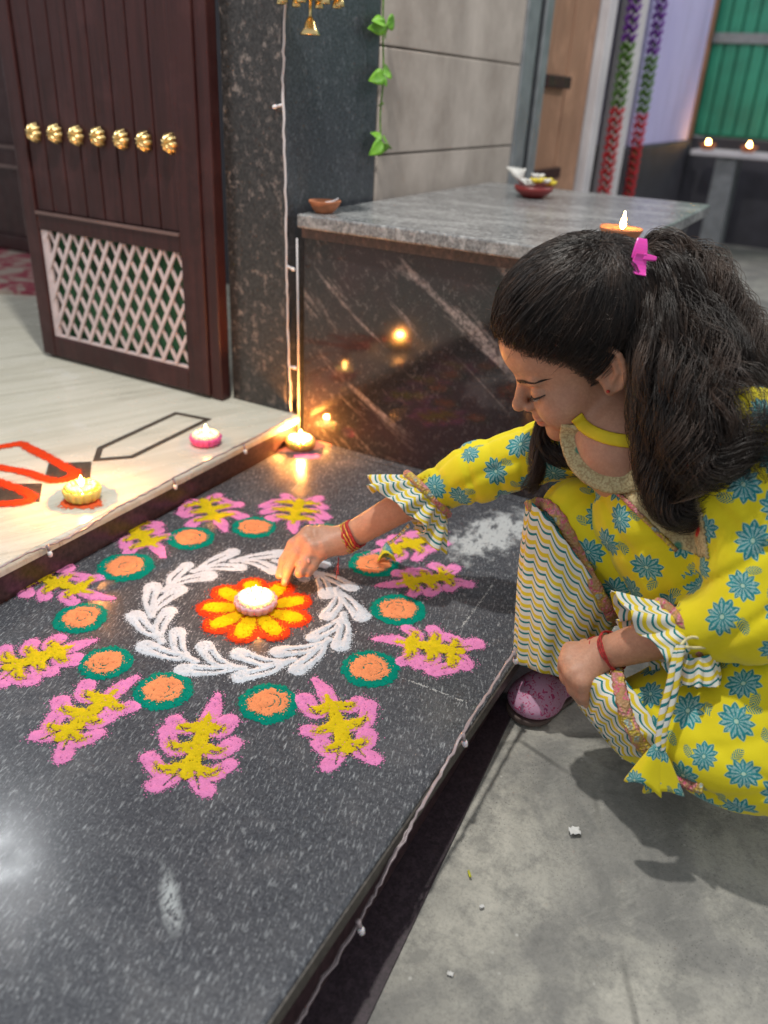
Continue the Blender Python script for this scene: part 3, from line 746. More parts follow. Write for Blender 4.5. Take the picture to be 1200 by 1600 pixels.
# loose powder elsewhere
pp = lambda x, y: atz(x, y, FZ)[:2]
S1 = [(-6, 700), (30, 694), (44, 700), (70, 713), (102, 731), (117, 739), (107, 748), (78, 751), (40, 739), (-6, 730)]
S2 = [(-6, 753), (30, 766), (48, 777), (38, 785), (-6, 789)]
caps = stroke([pp(*q) for q in S1], 0.0115, 40) + stroke([pp(*q) for q in S2], 0.0115, 22)
o = powder('powder_drawing', [(caps, ORED, 0.003)], None, [], z0=FZ + 0.0012, own=True)
tag(o, 'looping red powder line drawn on the cream marble floor at the left edge', 'powder drawing')
o = powder('powder_patch', [(stroke([p2(430, 700), p2(470, 698), p2(505, 692)], [0.022, 0.032, 0.022]), (0.80, 0.34, 0.22), 0.006), (stroke([p2(470, 714), p2(490, 713)], [0.016, 0.014]), (0.80, 0.20, 0.48), 0.003)], None, [], own=True)
tag(o, 'peach and pink powder heap on granite under the candle in the corner', 'powder')
o = powder('powder_patch', [(stroke([pp(112, 786), pp(140, 786)], 0.022), (0.80, 0.13, 0.04), 0.006)], None, [], z0=FZ, own=True)
tag(o, 'orange powder spot on cream marble under the yellow candle', 'powder')

# ================================================================== CANDLES
M_WAXPALE = m_wax('pale_pink_wax', (0.86, 0.42, 0.50))
def candle(name, label, c, waxmat, cupmat, r, h, petals, lit=True, power=0.12):
    t = thing(name, label, 'candle', c, 'small flower candles')
    wob = lambda a, rr, z: 1 + (0.10 * abs(math.cos(petals * a / 2)) - 0.06) * (1 if rr > r * 0.5 else 0)
    b = MB(); b.lathe([(r * 0.80, 0), (r * 0.92, h * 0.25), (r * 1.0, h * 0.72), (r * 0.98, h * 0.97), (r * 0.90, h), (r * 0.84, h * 0.80)], c, 64, wob); b.build('cup', cupmat, t)
    b = MB()
    for q in range(petals):                                    # inner ring of small wax petals
        a = 2 * math.pi * q / petals; u = np.array([math.cos(a), math.sin(a), 0]); p = np.array(c) + u * r * 0.72 + np.array([0, 0, h * 0.92])
        b.tube([p - u * 0.004, p + u * 0.001 + np.array([0, 0, 0.0035]), p + u * 0.006 + np.array([0, 0, 0.002])], [0.003, 0.0055, 0.002], 6)
    b.build('petal_ring', waxmat, t)
    b = MB(); b.lathe([(r * 0.86, h * 0.55), (r * 0.84, h * 0.88), (r * 0.5, h * 0.84), (0.001, h * 0.83)], c, 32); b.build('wax', waxmat, t)
    top = np.array(c) + np.array([0, 0, h * 0.83])
    b = MB(); b.tube([top, top + np.array([0.0003, 0, 0.004]), top + np.array([0.001, 0.0005, 0.008])], 0.0009, 6); b.build('wick', M_BLACK, t)
    if lit:
        b = MB(); b.lathe([(0.0006, 0.0), (0.0032, 0.0035), (0.0042, 0.008), (0.0034, 0.013), (0.0016, 0.018), (0.0003, 0.022)], top + np.array([0.001, 0, 0.006]), 14); b.build('flame', M_FLAME, t)
        point_light('candle_light', top + np.array([0.001, 0, 0.024]), power, (1.0, 0.36, 0.07), 0.006)
    return t
c = atz(400, 948, 0.003)
candle('flower_candle', 'white flower candle lit in the middle of the powder pattern', (c[0], c[1], 0.003), M_WAXW, M_WAXPALE, 0.034, 0.016, 16, True, 0.85)
c = atz(130, 780, FZ)
candle('flower_candle', 'yellow flower candle lit on the cream marble beside the red drawing', (c[0], c[1], FZ + 0.002), M_WAXY, M_WAXY, 0.033, 0.022, 14, True, 3.0)
c = atz(322, 693, FZ)
candle('flower_candle', 'bright pink flower candle on the cream marble below the door hinge side', (c[0], c[1], FZ + 0.001), M_WAXW, M_WAXP, 0.033, 0.018, 16, True, 0.12)
c = atz(469, 698, 0.002)
candle('flower_candle', 'lit candle in the corner between the pillar wire and the bench front', (c[0], c[1], 0.003), M_WAXW, M_WAXY, 0.034, 0.018, 14, True, 4.2)

# ================================================================== CLAY LAMPS, OFFERING, BELL, LEAVES
def diya(c, label, R_=0.034, lit=False, ang=0.0):
    t = thing('clay_lamp', label, 'oil lamp', c, 'small clay oil lamps on the bench')
    def wob(a, r, z): return 1 + 0.28 * max(0, math.cos(a - ang)) ** 12
    b = MB(); s = R_ / 0.034
    b.lathe([(0.017 * s, 0), (0.020 * s, 0.003 * s), (0.028 * s, 0.014 * s), (0.034 * s, 0.026 * s), (0.0335 * s, 0.028 * s), (0.030 * s, 0.026 * s), (0.024 * s, 0.017 * s), (0.012 * s, 0.011 * s), (0.001, 0.010 * s)], c, 40, wob)
    b.build('bowl', M_TERRA, t)
    b = MB(); b.lathe([(0.029 * s, 0.022 * s), (0.001, 0.0222 * s)], c, 32); b.build('oil', M_OIL, t)
    u = np.array([math.cos(ang), math.sin(ang), 0]); c = np.array(c)
    p = [c + u * 0.005 * s + np.array([0, 0, 0.023 * s]), c + u * 0.025 * s + np.array([0, 0, 0.026 * s]), c + u * 0.037 * s + np.array([0, 0, 0.033 * s])]
    if lit: p = [c + np.array([-0.01, 0, 0.023]), c + np.array([0.0, 0, 0.025]), c + np.array([0.002, 0, 0.033])]
    b = MB(); b.tube(cat_rom(p, 6), [0.002, 0.0022, 0.0022, 0.002, 0.0018, 0.0012], 6); b.build('wick', M_WHITE if not lit else M_BLACK, t)
    if lit:
        top = p[-1]; b = MB(); b.lathe([(0.0008, 0.0), (0.0046, 0.005), (0.0056, 0.009), (0.0044, 0.016), (0.0022, 0.024), (0.0004, 0.032)], top - np.array([0, 0, 0.003]), 14); b.build('flame', M_FLAME, t)
        point_light('lamp_light', top + np.array([0, 0, 0.016]), 0.30, (1.0, 0.50, 0.16), 0.006)
c = atz(505, 333, BZ); diya((c[0], c[1], BZ), 'unlit terracotta oil lamp on the bench corner nearest the pillar', 0.031, False, 0.9)
c = atz(966, 384, BZ); diya((c[0], c[1], BZ), 'burning terracotta oil lamp on the bench top just behind the girl\'s head', 0.040, True, 2.5)
for i, (x, y, z) in enumerate(lamp_pos):
    t = thing('table_lamp', ('small burning lamp at the left end of the far pale table', 'small burning lamp in the middle of the row on the far pale table', 'small burning lamp on the far pale table nearest the right picture edge')[i], 'oil lamp', (x, y, z), 'lamps on the far table')
    b = MB(); b.lathe([(0.03, 0), (0.05, 0.035), (0.045, 0.036), (0.001, 0.02)], (x, y, z), 14); b.build('bowl', M_TERRA, t)
    b = MB(); b.lathe([(0.002, 0.02), (0.011, 0.03), (0.010, 0.042), (0.002, 0.06)], (x, y, z), 10); b.build('flame', M_FLAME, t)
c = atz(832, 309, BZ)
t = thing('offering_bowl', 'small dark red bowl of white and yellow flowers at the far end of the bench', 'bowl', (c[0], c[1], BZ))
b = MB(); b.lathe([(0.025, 0), (0.05, 0.018), (0.052, 0.030), (0.048, 0.030), (0.03, 0.014), (0.001, 0.012)], (c[0], c[1], BZ), 28); b.build('bowl', simple('dark_red_lacquer', (0.22, 0.03, 0.03), 0.4), t)
R = np.random.default_rng(5)
for i in range(9):
    p = np.array([c[0], c[1], BZ + 0.03]) + np.array([R.uniform(-.035, .04), R.uniform(-.03, .03), R.uniform(0, .02)])
    b = MB()
    for q in range(6):
        a = q * 1.05; u = np.array([math.cos(a), math.sin(a), 0.5]); b.tube([p, p + u * 0.010, p + u * 0.019], [0.003, 0.006, 0.002], 5)
    b.build('flower', M_PAPER if i % 3 else simple('yellow_flower', (0.75, 0.6, 0.06), 0.7), t)
b = MB()
for q in range(7):
    a = -1.2 + 0.22 * q; p = np.array([c[0] - 0.03, c[1], BZ + 0.03]); b.tube([p, p + np.array([0.02 * math.sin(a) - 0.012, 0.01 * math.sin(3 * a), 0.026]), p + np.array([0.05 * math.sin(a) - 0.006, 0, 0.040])], [0.003, 0.008, 0.003], 5)
b.build('feathery_plume', M_PAPER, t)
# brass hanging bell ornament (only its lower end is in the frame)
c = atx(485, -4, Fx + 0.07)
t = thing('hanging_bell', 'brass hanging ornament with small bells at the top edge in front of the dark wall', 'bell', c)
b = MB(); b.lathe([(0.006, 0.06), (0.012, 0.04), (0.05, 0.018), (0.066, 0.006), (0.064, 0.002), (0.02, -0.004), (0.001, -0.004)], c, 32, lambda a, r, z: 1 + 0.06 * math.cos(8 * a)); b.build('plate', M_BRASS, t)
b = MB(); b.tube([c + np.array([0, 0, 0.05]), c + np.array([0, 0, 0.9])], 0.0025, 6); b.build('chain', M_BRASS, t)
b = MB(); b.tube([c + np.array([0, 0, 0]), c + np.array([0, 0, -0.045])], 0.003, 6)
b.lathe([(0.003, 0.0), (0.009, -0.008), (0.012, -0.018), (0.019, -0.028), (0.018, -0.030), (0.001, -0.026)], c + np.array([0, 0, -0.03]), 20); b.build('pendant_bell', M_BRASS, t)
for q in range(8):
    a = q * math.pi / 4 + 0.3; p = c + np.array([0.056 * math.cos(a), 0.056 * math.sin(a), 0.0])
    b = MB(); b.lathe([(0.002, 0.004), (0.007, -0.002), (0.009, -0.012), (0.0085, -0.0125), (0.001, -0.008)], p, 12); b.build('small_bell', M_BRASS, t)
# string of leaves
c0 = atx(600, -30, Fx + 0.03)
t = thing('leaf_string', 'hanging string of bright green leaves at the joint of dark and grey wall', 'plant', c0)
spts = [atx(x, y, Fx + 0.025) for x, y in ((600, -30), (598, 40), (599, 120), (594, 180), (596, 240))]
b = MB(); b.tube(cat_rom(spts, 20), 0.0022, 5); b.build('stem', M_GARG, t)
def leaf(base, d, L, wd, nrm):
    d = np.array(d, float); d /= np.linalg.norm(d); n = np.array(nrm, float); s = np.cross(d, n); s /= np.linalg.norm(s); n = np.cross(s, d)
    V = []; F = []; m = 9
    for i in range(m):
        u = i / (m - 1); w = wd * (math.sin(math.pi * min(1, u ** 0.7)) ** 0.9) * 0.5
        for j, q in enumerate((-1, -0.5, 0, 0.5, 1)):
            V.append(base + d * L * u + s * w * q + n * (0.18 * abs(q) * w - 0.25 * L * u * u) )
    for i in range(m - 1):
        for j in range(4): F.append((i * 5 + j, i * 5 + j + 1, (i + 1) * 5 + j + 1, (i + 1) * 5 + j))
    o = mk('leaf', V, F, M_LEAF, t); md = o.modifiers.new('thick', 'SOLIDIFY'); md.thickness = 0.0008
for x, y, tx, ty, w in ((603, 40, 574, 47, 0.8), (604, 38, 629, 28, 0.75), (602, 42, 611, 55, 0.9), (601, 36, 588, 28, 0.8), (600, 118, 573, 127, 0.8), (600, 117, 614, 104, 0.85), (598, 120, 606, 134, 0.9), (599, 160, 592, 168, 0.7),
                       (598, 222, 579, 246, 0.8), (600, 219, 614, 226, 0.9), (597, 217, 583, 206, 0.8), (598, 224, 602, 244, 0.75)):
    p = atx(x, y, Fx + 0.03); q = atx(tx, ty, Fx + 0.03 + 0.012 * math.sin(ty)); L = float(np.linalg.norm(q - p)); leaf(p, q - p, min(L * 1.05, 0.058), min(L, 0.055) * 0.78 * w, (0.75, -0.6 + 0.4 * math.sin(tx), 0.35 + 0.6 * math.sin(x * 1.7 + ty)))

# ================================================================== FAIRY LIGHT STRINGS
def fairy(label, pts, bulbs, wmat, wr=0.0016, bl=0.013):
    P = np.array(pts); t = thing('fairy_light_string', label, 'fairy lights', P[0])
    b = MB(); Q = cat_rom(P, max(24, len(P) * 8)); Rn = np.random.default_rng(len(P)); Q[1:-1] += Rn.normal(0, 0.0007, Q[1:-1].shape)
    b.tube(Q, wr, 6)
    b.tube(Q + np.array([0.0018, -0.0012, 0.0016]) + Rn.normal(0, 0.0006, Q.shape), wr * 0.8, 6); b.build('wire', wmat, t)
    for p, d in bulbs:
        p = np.array(p); d = np.array(d, float); d /= np.linalg.norm(d)
        b = MB(); b.tube([p, p + d * bl * 0.9], [0.0030, 0.0026], 8); o = b.build('bulb', wmat, t)
        b = MB(); e = p + d * bl * 0.9; b.tube([e, e + d * 0.004, e + d * 0.009, e + d * 0.0105], [0.0030, 0.0042, 0.0034, 0.001], 10); b.build('glass_tip', M_BULB, o)
ex = 0.0095
fairy('white fairy light wire drooping along the marble doorstep edge', [atx(x, y, ex) for x, y in ((-12, 893), (40, 866), (80, 851), (130, 828), (175, 798), (225, 772), (272, 747), (325, 719), (381, 693), (420, 672), (452, 655))],
      [(atx(x, y, ex + 0.002), (0.25, -0.05, -1)) for x, y in ((74, 851), (271, 748), (381, 694))], M_CLEARW)
ex = SLX + 0.005
fairy('white fairy light wire sagging along the granite platform edge', [atx(x, y, ex) for x, y in ((806, 1013), (774, 1064), (727, 1138), (684, 1216), (640, 1290), (600, 1366), (560, 1440), (500, 1538), (455, 1615))],
      [(atx(x, y, ex + 0.002), (0.25, 0.1, -1)) for x, y in ((723, 1146), (559, 1438), (803, 1018))], M_CLEARW)
yv = 0.0175
fairy('white fairy light wire running down the pillar corner', [aty(x, y, yv) for x, y in ((446, -60), (444, 60), (442, 160), (446, 300), (448, 420), (450, 520), (453, 600), (455, 648))],
      [(aty(441, 164, yv), (-1, -0.1, -0.25)), (aty(449, 416, yv), (1, -0.2, -0.2)), (aty(452, 573, yv), (1, -0.2, 0.1))], M_WIRE, 0.0024, 0.014)
b = MB(); b.tube([aty(464, 372, 0.036), aty(466, 520, 0.036), aty(467, 684, 0.036)], 0.0022, 6)
o = b.build('cable', M_WIRE, None, own=True); tag(o, 'thin pale cable down the left edge of the bench front', 'cable')

# ================================================================== LITTER ON THE GROUND
def scrap(px, py, L, W_, mat, label, cat, ang, name):
    g = float(ground_z(atz(px, py, -0.12)[1])); c = atz(px, py, g); Rr = np.random.default_rng(px)
    ca, sa = math.cos(ang), math.sin(ang); V = []; F = []; n = 6
    for i in range(n):
        for j in range(n):
            u = (i / (n - 1) - 0.5) * L * (1 + 0.05 * Rr.random() - 0.10 * abs(j - 2.5) / 2.5); v = (j / (n - 1) - 0.5) * W_ * (1 + 0.06 * Rr.random() - 0.25 * abs(i - 2.5) / 2.5 * (j > 2))
            V.append((c[0] + ca * u - sa * v, c[1] + sa * u + ca * v, g + 0.003 + 0.0035 * math.sin(i * 1.3 + j) ** 2))
    for i in range(n - 1):
        for j in range(n - 1): F.append((i * n + j, (i + 1) * n + j, (i + 1) * n + j + 1, i * n + j + 1))
    o = mk(name, V, F, mat, None, own=True); m = o.modifiers.new('thick', 'SOLIDIFY'); m.thickness = 0.0006; tag(o, label, cat)
scrap(897, 1301, 0.015, 0.012, M_PAPER, 'torn white paper scrap on the concrete below the girl\'s shadow', 'paper scrap', 0.6, 'paper_scrap')
scrap(703, 1525, 0.007, 0.005, M_PAPER, 'tiny white paper bit near the bottom of the concrete', 'paper scrap', 0.2, 'paper_scrap')
scrap(752, 1420, 0.006, 0.004, M_PAPER, 'tiny white speck right of the yellow petal on the concrete', 'paper scrap', 0.9, 'paper_scrap')
scrap(733, 1369, 0.010, 0.003, simple('yellow_green_petal', (0.5, 0.5, 0.03), 0.7), 'yellow green petal lying on the concrete by the platform', 'petal', -0.9, 'fallen_petal')
# ================================================================== PERSON
from mathutils.bvhtree import BVHTree
V3 = lambda *a: np.array(a, float)
def surfnet(F, org, h):
    S = F < 0
    nx, ny, nz = F.shape
    cnt = np.zeros((nx - 1, ny - 1, nz - 1), np.int8)
    off = [(a, b, c) for a in (0, 1) for b in (0, 1) for c in (0, 1)]
    for a, b, c in off: cnt += S[a:nx - 1 + a, b:ny - 1 + b, c:nz - 1 + c]
    I, J, K = np.nonzero((cnt > 0) & (cnt < 8))
    P = np.zeros((len(I), 3)); n = np.zeros(len(I))
    for o1 in off:
        for ax in range(3):
            if o1[ax]: continue
            o2 = list(o1); o2[ax] = 1
            v0 = F[I + o1[0], J + o1[1], K + o1[2]]; v1 = F[I + o2[0], J + o2[1], K + o2[2]]
            m = (v0 < 0) != (v1 < 0); t = np.where(m, v0 / np.where(m, v0 - v1, 1), 0)
            p = np.array(o1, float)[None] + 0 * P; p[:, ax] += t; P += p * m[:, None]; n += m
    P = (P / n[:, None] + np.stack([I, J, K], 1)) * h + np.asarray(org)
    idx = -np.ones((nx - 1, ny - 1, nz - 1), np.int64); idx[I, J, K] = np.arange(len(I))
    FA = []
    for ax in range(3):
        sl0 = [slice(1, -1)] * 3; sl1 = [slice(1, -1)] * 3; sl0[ax] = slice(0, -1); sl1[ax] = slice(1, None)
        a0 = S[tuple(sl0)]; a1 = S[tuple(sl1)]
        q = np.nonzero(a0 != a1); pos = [q[0] + 1, q[1] + 1, q[2] + 1]; pos[ax] = q[ax]
        u, w = (ax + 1) % 3, (ax + 2) % 3
        def cell(du, dw):
            c = [pos[0].copy(), pos[1].copy(), pos[2].copy()]; c[u] += du; c[w] += dw
            return idx[c[0], c[1], c[2]]
        f = np.stack([cell(-1, -1), cell(0, -1), cell(0, 0), cell(-1, 0)], 1)
        fl = ~a0[q]; f[fl] = f[fl][:, ::-1]; FA.append(f)
    f = np.concatenate(FA); f = f[(f >= 0).all(1)]
    return P, f
def lap(V, F, it=2, lam=0.5):
    V = V.copy(); n = len(V)
    for _ in range(it):
        A = np.zeros_like(V); c = np.zeros(n)
        for k in range(4):
            a, b = F[:, k], F[:, (k + 1) % 4]
            for q in range(3):
                A[:, q] += np.bincount(a, V[b, q], n) + np.bincount(b, V[a, q], n)
            c += np.bincount(a, minlength=n) + np.bincount(b, minlength=n)
        V += lam * (A / np.maximum(c, 1)[:, None] - V)
    return V
class Field:
    def __init__(s, lo, hi, h):
        s.h = h; s.org = np.array(lo, float); n = np.ceil((np.array(hi) - s.org) / h).astype(int) + 1
        s.ax = [s.org[i] + h * np.arange(n[i]) for i in range(3)]; s.F = np.full(n, 0.5, np.float32)
    def sl(s, lo, hi):
        r = []
        for i in range(3):
            a = max(0, int((lo[i] - s.org[i]) / s.h)); b = min(len(s.ax[i]), int((hi[i] - s.org[i]) / s.h) + 2); r.append(slice(a, max(a, b)))
        return tuple(r)
    def op(s, lo, hi, fn, k, mode='u'):
        sl = s.sl(np.array(lo) - k - 2 * s.h, np.array(hi) + k + 2 * s.h)
        x, y, z = np.meshgrid(*[s.ax[i][sl[i]] for i in range(3)], indexing='ij', sparse=True)
        if 0 in [len(s.ax[i][sl[i]]) for i in range(3)]: return s
        d = fn(x, y, z).astype(np.float32); A = s.F[sl]
        if mode == 'u':
            if k > 0:
                hh = np.clip(0.5 + 0.5 * (A - d) / k, 0, 1); s.F[sl] = A + (d - A) * hh - k * hh * (1 - hh)
            else: s.F[sl] = np.minimum(A, d)
        else:                                                    # subtract
            if k > 0:
                hh = np.clip(0.5 - 0.5 * (A + d) / k, 0, 1); s.F[sl] = A + (-d - A) * hh + k * hh * (1 - hh)
            else: s.F[sl] = np.maximum(A, -d)
        return s
    def ell(s, c, r, k=0.01, mode='u', R=None):
        c = np.array(c, float); r = np.array(r, float); m = r.max()
        def fn(x, y, z):
            p = [x - c[0], y - c[1], z - c[2]]
            if R is not None: p = [R[i][0] * p[0] + R[i][1] * p[1] + R[i][2] * p[2] for i in range(3)]
            k0 = np.sqrt((p[0] / r[0]) ** 2 + (p[1] / r[1]) ** 2 + (p[2] / r[2]) ** 2); k1 = np.sqrt((p[0] / r[0] ** 2) ** 2 + (p[1] / r[1] ** 2) ** 2 + (p[2] / r[2] ** 2) ** 2)
            return k0 * (k0 - 1) / np.maximum(k1, 1e-6)
        return s.op(c - m, c + m, fn, k, mode)
    def cap(s, a, b, ra, rb=None, k=0.01, mode='u'):
        a = np.array(a, float); b = np.array(b, float); rb = ra if rb is None else rb; d = b - a; L = d @ d + 1e-12; m = max(ra, rb)
        def fn(x, y, z):
            t = np.clip(((x - a[0]) * d[0] + (y - a[1]) * d[1] + (z - a[2]) * d[2]) / L, 0, 1)
            return np.sqrt((x - a[0] - t * d[0]) ** 2 + (y - a[1] - t * d[1]) ** 2 + (z - a[2] - t * d[2]) ** 2) - (ra + (rb - ra) * t)
        return s.op(np.minimum(a, b) - m, np.maximum(a, b) + m, fn, k, mode)
    def chain(s, P, r, k=0.006, mode='u'):
        for i in range(len(P) - 1): s.cap(P[i], P[i + 1], r[i], r[i + 1], k, mode)
        return s
    def wrinkle(s, amp, waves, seed):
        R = np.random.default_rng(seed); x, y, z = np.meshgrid(*s.ax, indexing='ij', sparse=True); D = 0
        for (kx, ky, kz) in waves:
            ph = R.random(4) * 6.28
            q = np.sin(0.5 * (kx * x + ky * y + kz * z) + ph[0] + 1.3 * np.sin(13 * x + ph[1]) + 1.3 * np.sin(15 * y + ph[2]) + 1.3 * np.sin(12 * z + ph[3])); D = D + (2.0 * np.exp(-q * q / 0.11) - 0.6) * (0.5 + 0.5 * np.sin(0.22 * (ky * x + kz * y + kx * z) + ph[2]))
        s.F += (amp * 0.42 * D).astype(np.float32); return s
    def mesh(s, it=2):
        P, f = surfnet(s.F, s.org, s.h); return lap(P, f, it), f
def bvh_of(V, F): return BVHTree.FromPolygons([tuple(v) for v in V], [tuple(int(i) for i in f) for f in F])
def cast(bv, px, py, lift=0.0):
    r = ray(px, py); h = bv.ray_cast(Vector(CAM_LOC), Vector(r))
    if h[0] is None: return None
    n = np.array(h[1]); n = n if n @ r < 0 else -n
    return np.array(h[0]) + n * lift
def in_poly(P, poly):
    x, y = P[:, 0], P[:, 1]; ins = np.zeros(len(P), bool); n = len(poly)
    for i in range(n):
        x0, y0 = poly[i]; x1, y1 = poly[(i + 1) % n]
        c = ((y0 > y) != (y1 > y)) & (x < (x1 - x0) * (y - y0) / (y1 - y0 + 1e-9) + x0); ins ^= c
    return ins
def vnormals(V, F):
    n = np.cross(V[F[:, 2]] - V[F[:, 0]], V[F[:, 3]] - V[F[:, 1]]); N = np.zeros_like(V)
    for k in range(4): 
        for q in range(3): N[:, q] += np.bincount(F[:, k], n[:, q], len(V))
    return N / (np.linalg.norm(N, axis=1)[:, None] + 1e-12), n / (np.linalg.norm(n, axis=1)[:, None] + 1e-12)
def submesh(V, F, keep, off=0.0):
    N, _ = vnormals(V, F); f = F[keep]; u, inv = np.unique(f, return_inverse=True)
    return V[u] + N[u] * off, inv.reshape(f.shape)

# ---------------- materials of the person
def m_skin():
    t = NT('skin'); v = t.geo()
    tint = t.attr('tint')
    c = t.ramp(t.noise(v, 55, 4), [(0.3, (0.45, 0.235, 0.15)), (0.7, (0.55, 0.30, 0.195))])
    c = t.mix(t.ramp(t.noise(v, 240, 4, 0.7), [(0.42, 0.35), (0.58, 0)]), c, (0.36, 0.165, 0.10)); c = t.mix(t.ramp(t.noise(v, 22, 3), [(0.45, 0), (0.7, 0.3)]), c, (0.56, 0.25, 0.17))
    c = t.mix(1.0, c, tint, 'MULTIPLY')
    t.set(color=c, rough=t.ramp(t.noise(v, 120, 3), [(0.3, 0.40), (0.7, 0.55)]), spec=0.4, sss=0.18, sssr=(1.0, 0.35, 0.2), ssss=0.006)
    t.bump(t.noise(v, 700, 2), 0.12, 0.0006); return t.m
def m_hair(name='dark_hair', a=(0.012, 0.0088, 0.0075), b=(0.036, 0.023, 0.017)):
    t = NT(name); v = t.geo()
    t.set(color=t.ramp(t.noise(v, 30, 3), [(0.35, a), (0.75, b)]), rough=0.44, spec=0.5); return t.m
def weave(t, v, s=0.10): return t.bump(t.math('ADD', t.noise(v, 700, 2), t.math('MULTIPLY', t.noise(v, 38, 4), 5.0)), s, 0.0016)
def m_floral():
    t = NT('yellow_cloth_with_teal_flowers'); v = t.geo()
    uv = t.n('ShaderNodeUVMap'); uv.uv_map = 'print'
    X, Y, Z = t.sep(uv.outputs[0])
    r = t.math('SQRT', t.math('ADD', t.math('MULTIPLY', X, X), t.math('MULTIPLY', Y, Y)))
    a = t.math('ARCTAN2', Y, X)
    n = 11
    f = t.math('FRACT', t.math('ADD', t.math('MULTIPLY', a, n / (2 * math.pi)), 10.0))
    tri = t.math('SUBTRACT', 1.0, t.math('ABSOLUTE', t.math('SUBTRACT', t.math('MULTIPLY', f, 2.0), 1.0)))
    wob = t.math('MULTIPLY', t.math('SINE', t.math('MULTIPLY', a, 2.0)), 0.10)
    R_ = t.math('ADD', t.math('ADD', 0.70, wob), t.math('MULTIPLY', t.math('POWER', tri, 0.85), 0.30))
    d = t.math('SUBTRACT', R_, r)                                # >0 inside
    tealc = t.ramp(t.noise(v, 130, 3), [(0.3, (0.010, 0.16, 0.18)), (0.7, (0.022, 0.25, 0.275))])
    base = t.ramp(t.noise(v, 12, 3), [(0.3, (0.66, 0.55, 0.006)), (0.7, (0.74, 0.63, 0.012))])
    c = t.mix(t.math('MULTIPLY', t.ramp(d, [(0.0, 0), (0.03, 1)]), t.ramp(d, [(0.85, 1), (1.0, 0)])), base, tealc)
    # pale drawn veins and outlines inside the flower
    vein = t.math('LESS_THAN', t.math('ABSOLUTE', t.math('SUBTRACT', f, 0.5)), 0.10)
    ring2 = t.math('SUBTRACT', 0.68, r)
    f2 = t.math('FRACT', t.math('ADD', t.math('MULTIPLY', a, 14 / (2 * math.pi)), 10.3))
    hatch = t.math('LESS_THAN', t.math('ABSOLUTE', t.math('SUBTRACT', f2, 0.5)), 0.26)
    inner = t.math('MULTIPLY', hatch, t.math('MULTIPLY', t.math('GREATER_THAN', ring2, 0.0), t.math('GREATER_THAN', r, 0.18)))
    line = t.math('MULTIPLY', vein, t.math('MULTIPLY', t.math('GREATER_THAN', d, 0.14), t.math('GREATER_THAN', r, 0.5)))
    pale = t.math('MAXIMUM', t.math('MULTIPLY', inner, 0.75), t.math('MULTIPLY', line, 0.8))
    pale = t.math('MULTIPLY', pale, t.ramp(t.noise(v, 400, 2), [(0.35, 0.35), (0.6, 1)]))
    c = t.mix(t.math('MULTIPLY', pale, 0.8), c, (0.46, 0.62, 0.58))
    c = t.mix(t.ramp(r, [(0.09, 0.8), (0.14, 0)]), c, (0.45, 0.62, 0.5))
    edge = t.math('MULTIPLY', t.ramp(d, [(0.0, 0), (0.012, 1)]), t.ramp(d, [(0.045, 1), (0.07, 0)]))
    c = t.mix(t.math('MULTIPLY', edge, 0.5), c, (0.55, 0.62, 0.35))
    # sprig beside the flower
    xs_ = t.math('SUBTRACT', X, 0.90); ys_ = t.math('ADD', Y, 0.62)
    e = t.math('ADD', t.math('MULTIPLY', xs_, t.math('MULTIPLY', xs_, 14.0)), t.math('MULTIPLY', ys_, t.math('MULTIPLY', ys_, 4.5)))
    st = t.math('GREATER_THAN', t.math('FRACT', t.math('ADD', t.math('MULTIPLY', t.math('ADD', ys_, t.math('ABSOLUTE', xs_)), 7.0), 20.0)), 0.45)
    c = t.mix(t.math('MULTIPLY', t.math('LESS_THAN', e, 1.0), st), c, tealc)
    c = t.mix(1.0, c, t.ramp(t.noise(v, 8, 5, 0.65), [(0.3, 0.90), (0.7, 1.06)]), 'MULTIPLY'); t.set(color=c, rough=0.78, spec=0.25, sheen=0.15); weave(t, v); return t.m
def m_stripe(name, dim=1.0):
    t = NT(name); v = t.geo()
    uv = t.n('ShaderNodeUVMap'); uv.uv_map = 'print'
    X, Y, Z = t.sep(uv.outputs[0])
    sc = t.math('ABSOLUTE', t.math('SINE', t.math('MULTIPLY', X, math.pi / 0.026)))
    y = t.math('ADD', Y, t.math('MULTIPLY', t.math('SUBTRACT', 1.0, sc), 0.0058))
    f = t.math('FRACT', t.math('ADD', t.math('DIVIDE', y, 0.0168), 40.0))
    c = t.ramp(f, [(0.0, (0.012, 0.17, 0.185)), (0.17, (0.66, 0.655, 0.60)), (0.50, (0.68, 0.52, 0.03)), (0.80, (0.66, 0.655, 0.60))], 'CONSTANT')
    t.set(color=c, rough=0.8, spec=0.25); weave(t, v); return t.m
def m_trim():
    t = NT('embroidered_trim'); v = t.geo()
    n = t.noise(v, 55, 1, 0.4)
    c = t.ramp(n, [(0.0, (0.42, 0.22, 0.10)), (0.38, (0.55, 0.10, 0.17)), (0.46, (0.62, 0.22, 0.28)), (0.54, (0.62, 0.30, 0.10)), (0.60, (0.60, 0.46, 0.05)), (0.68, (0.30, 0.42, 0.40))], 'CONSTANT')
    g = t.voro(v, 260)
    c = t.mix(t.ramp(g, [(0.35, 0), (0.6, 0.75)]), c, (0.36, 0.22, 0.10))
    t.set(color=c, rough=0.55, spec=0.5); t.bump(g, 0.8, 0.003); return t.m
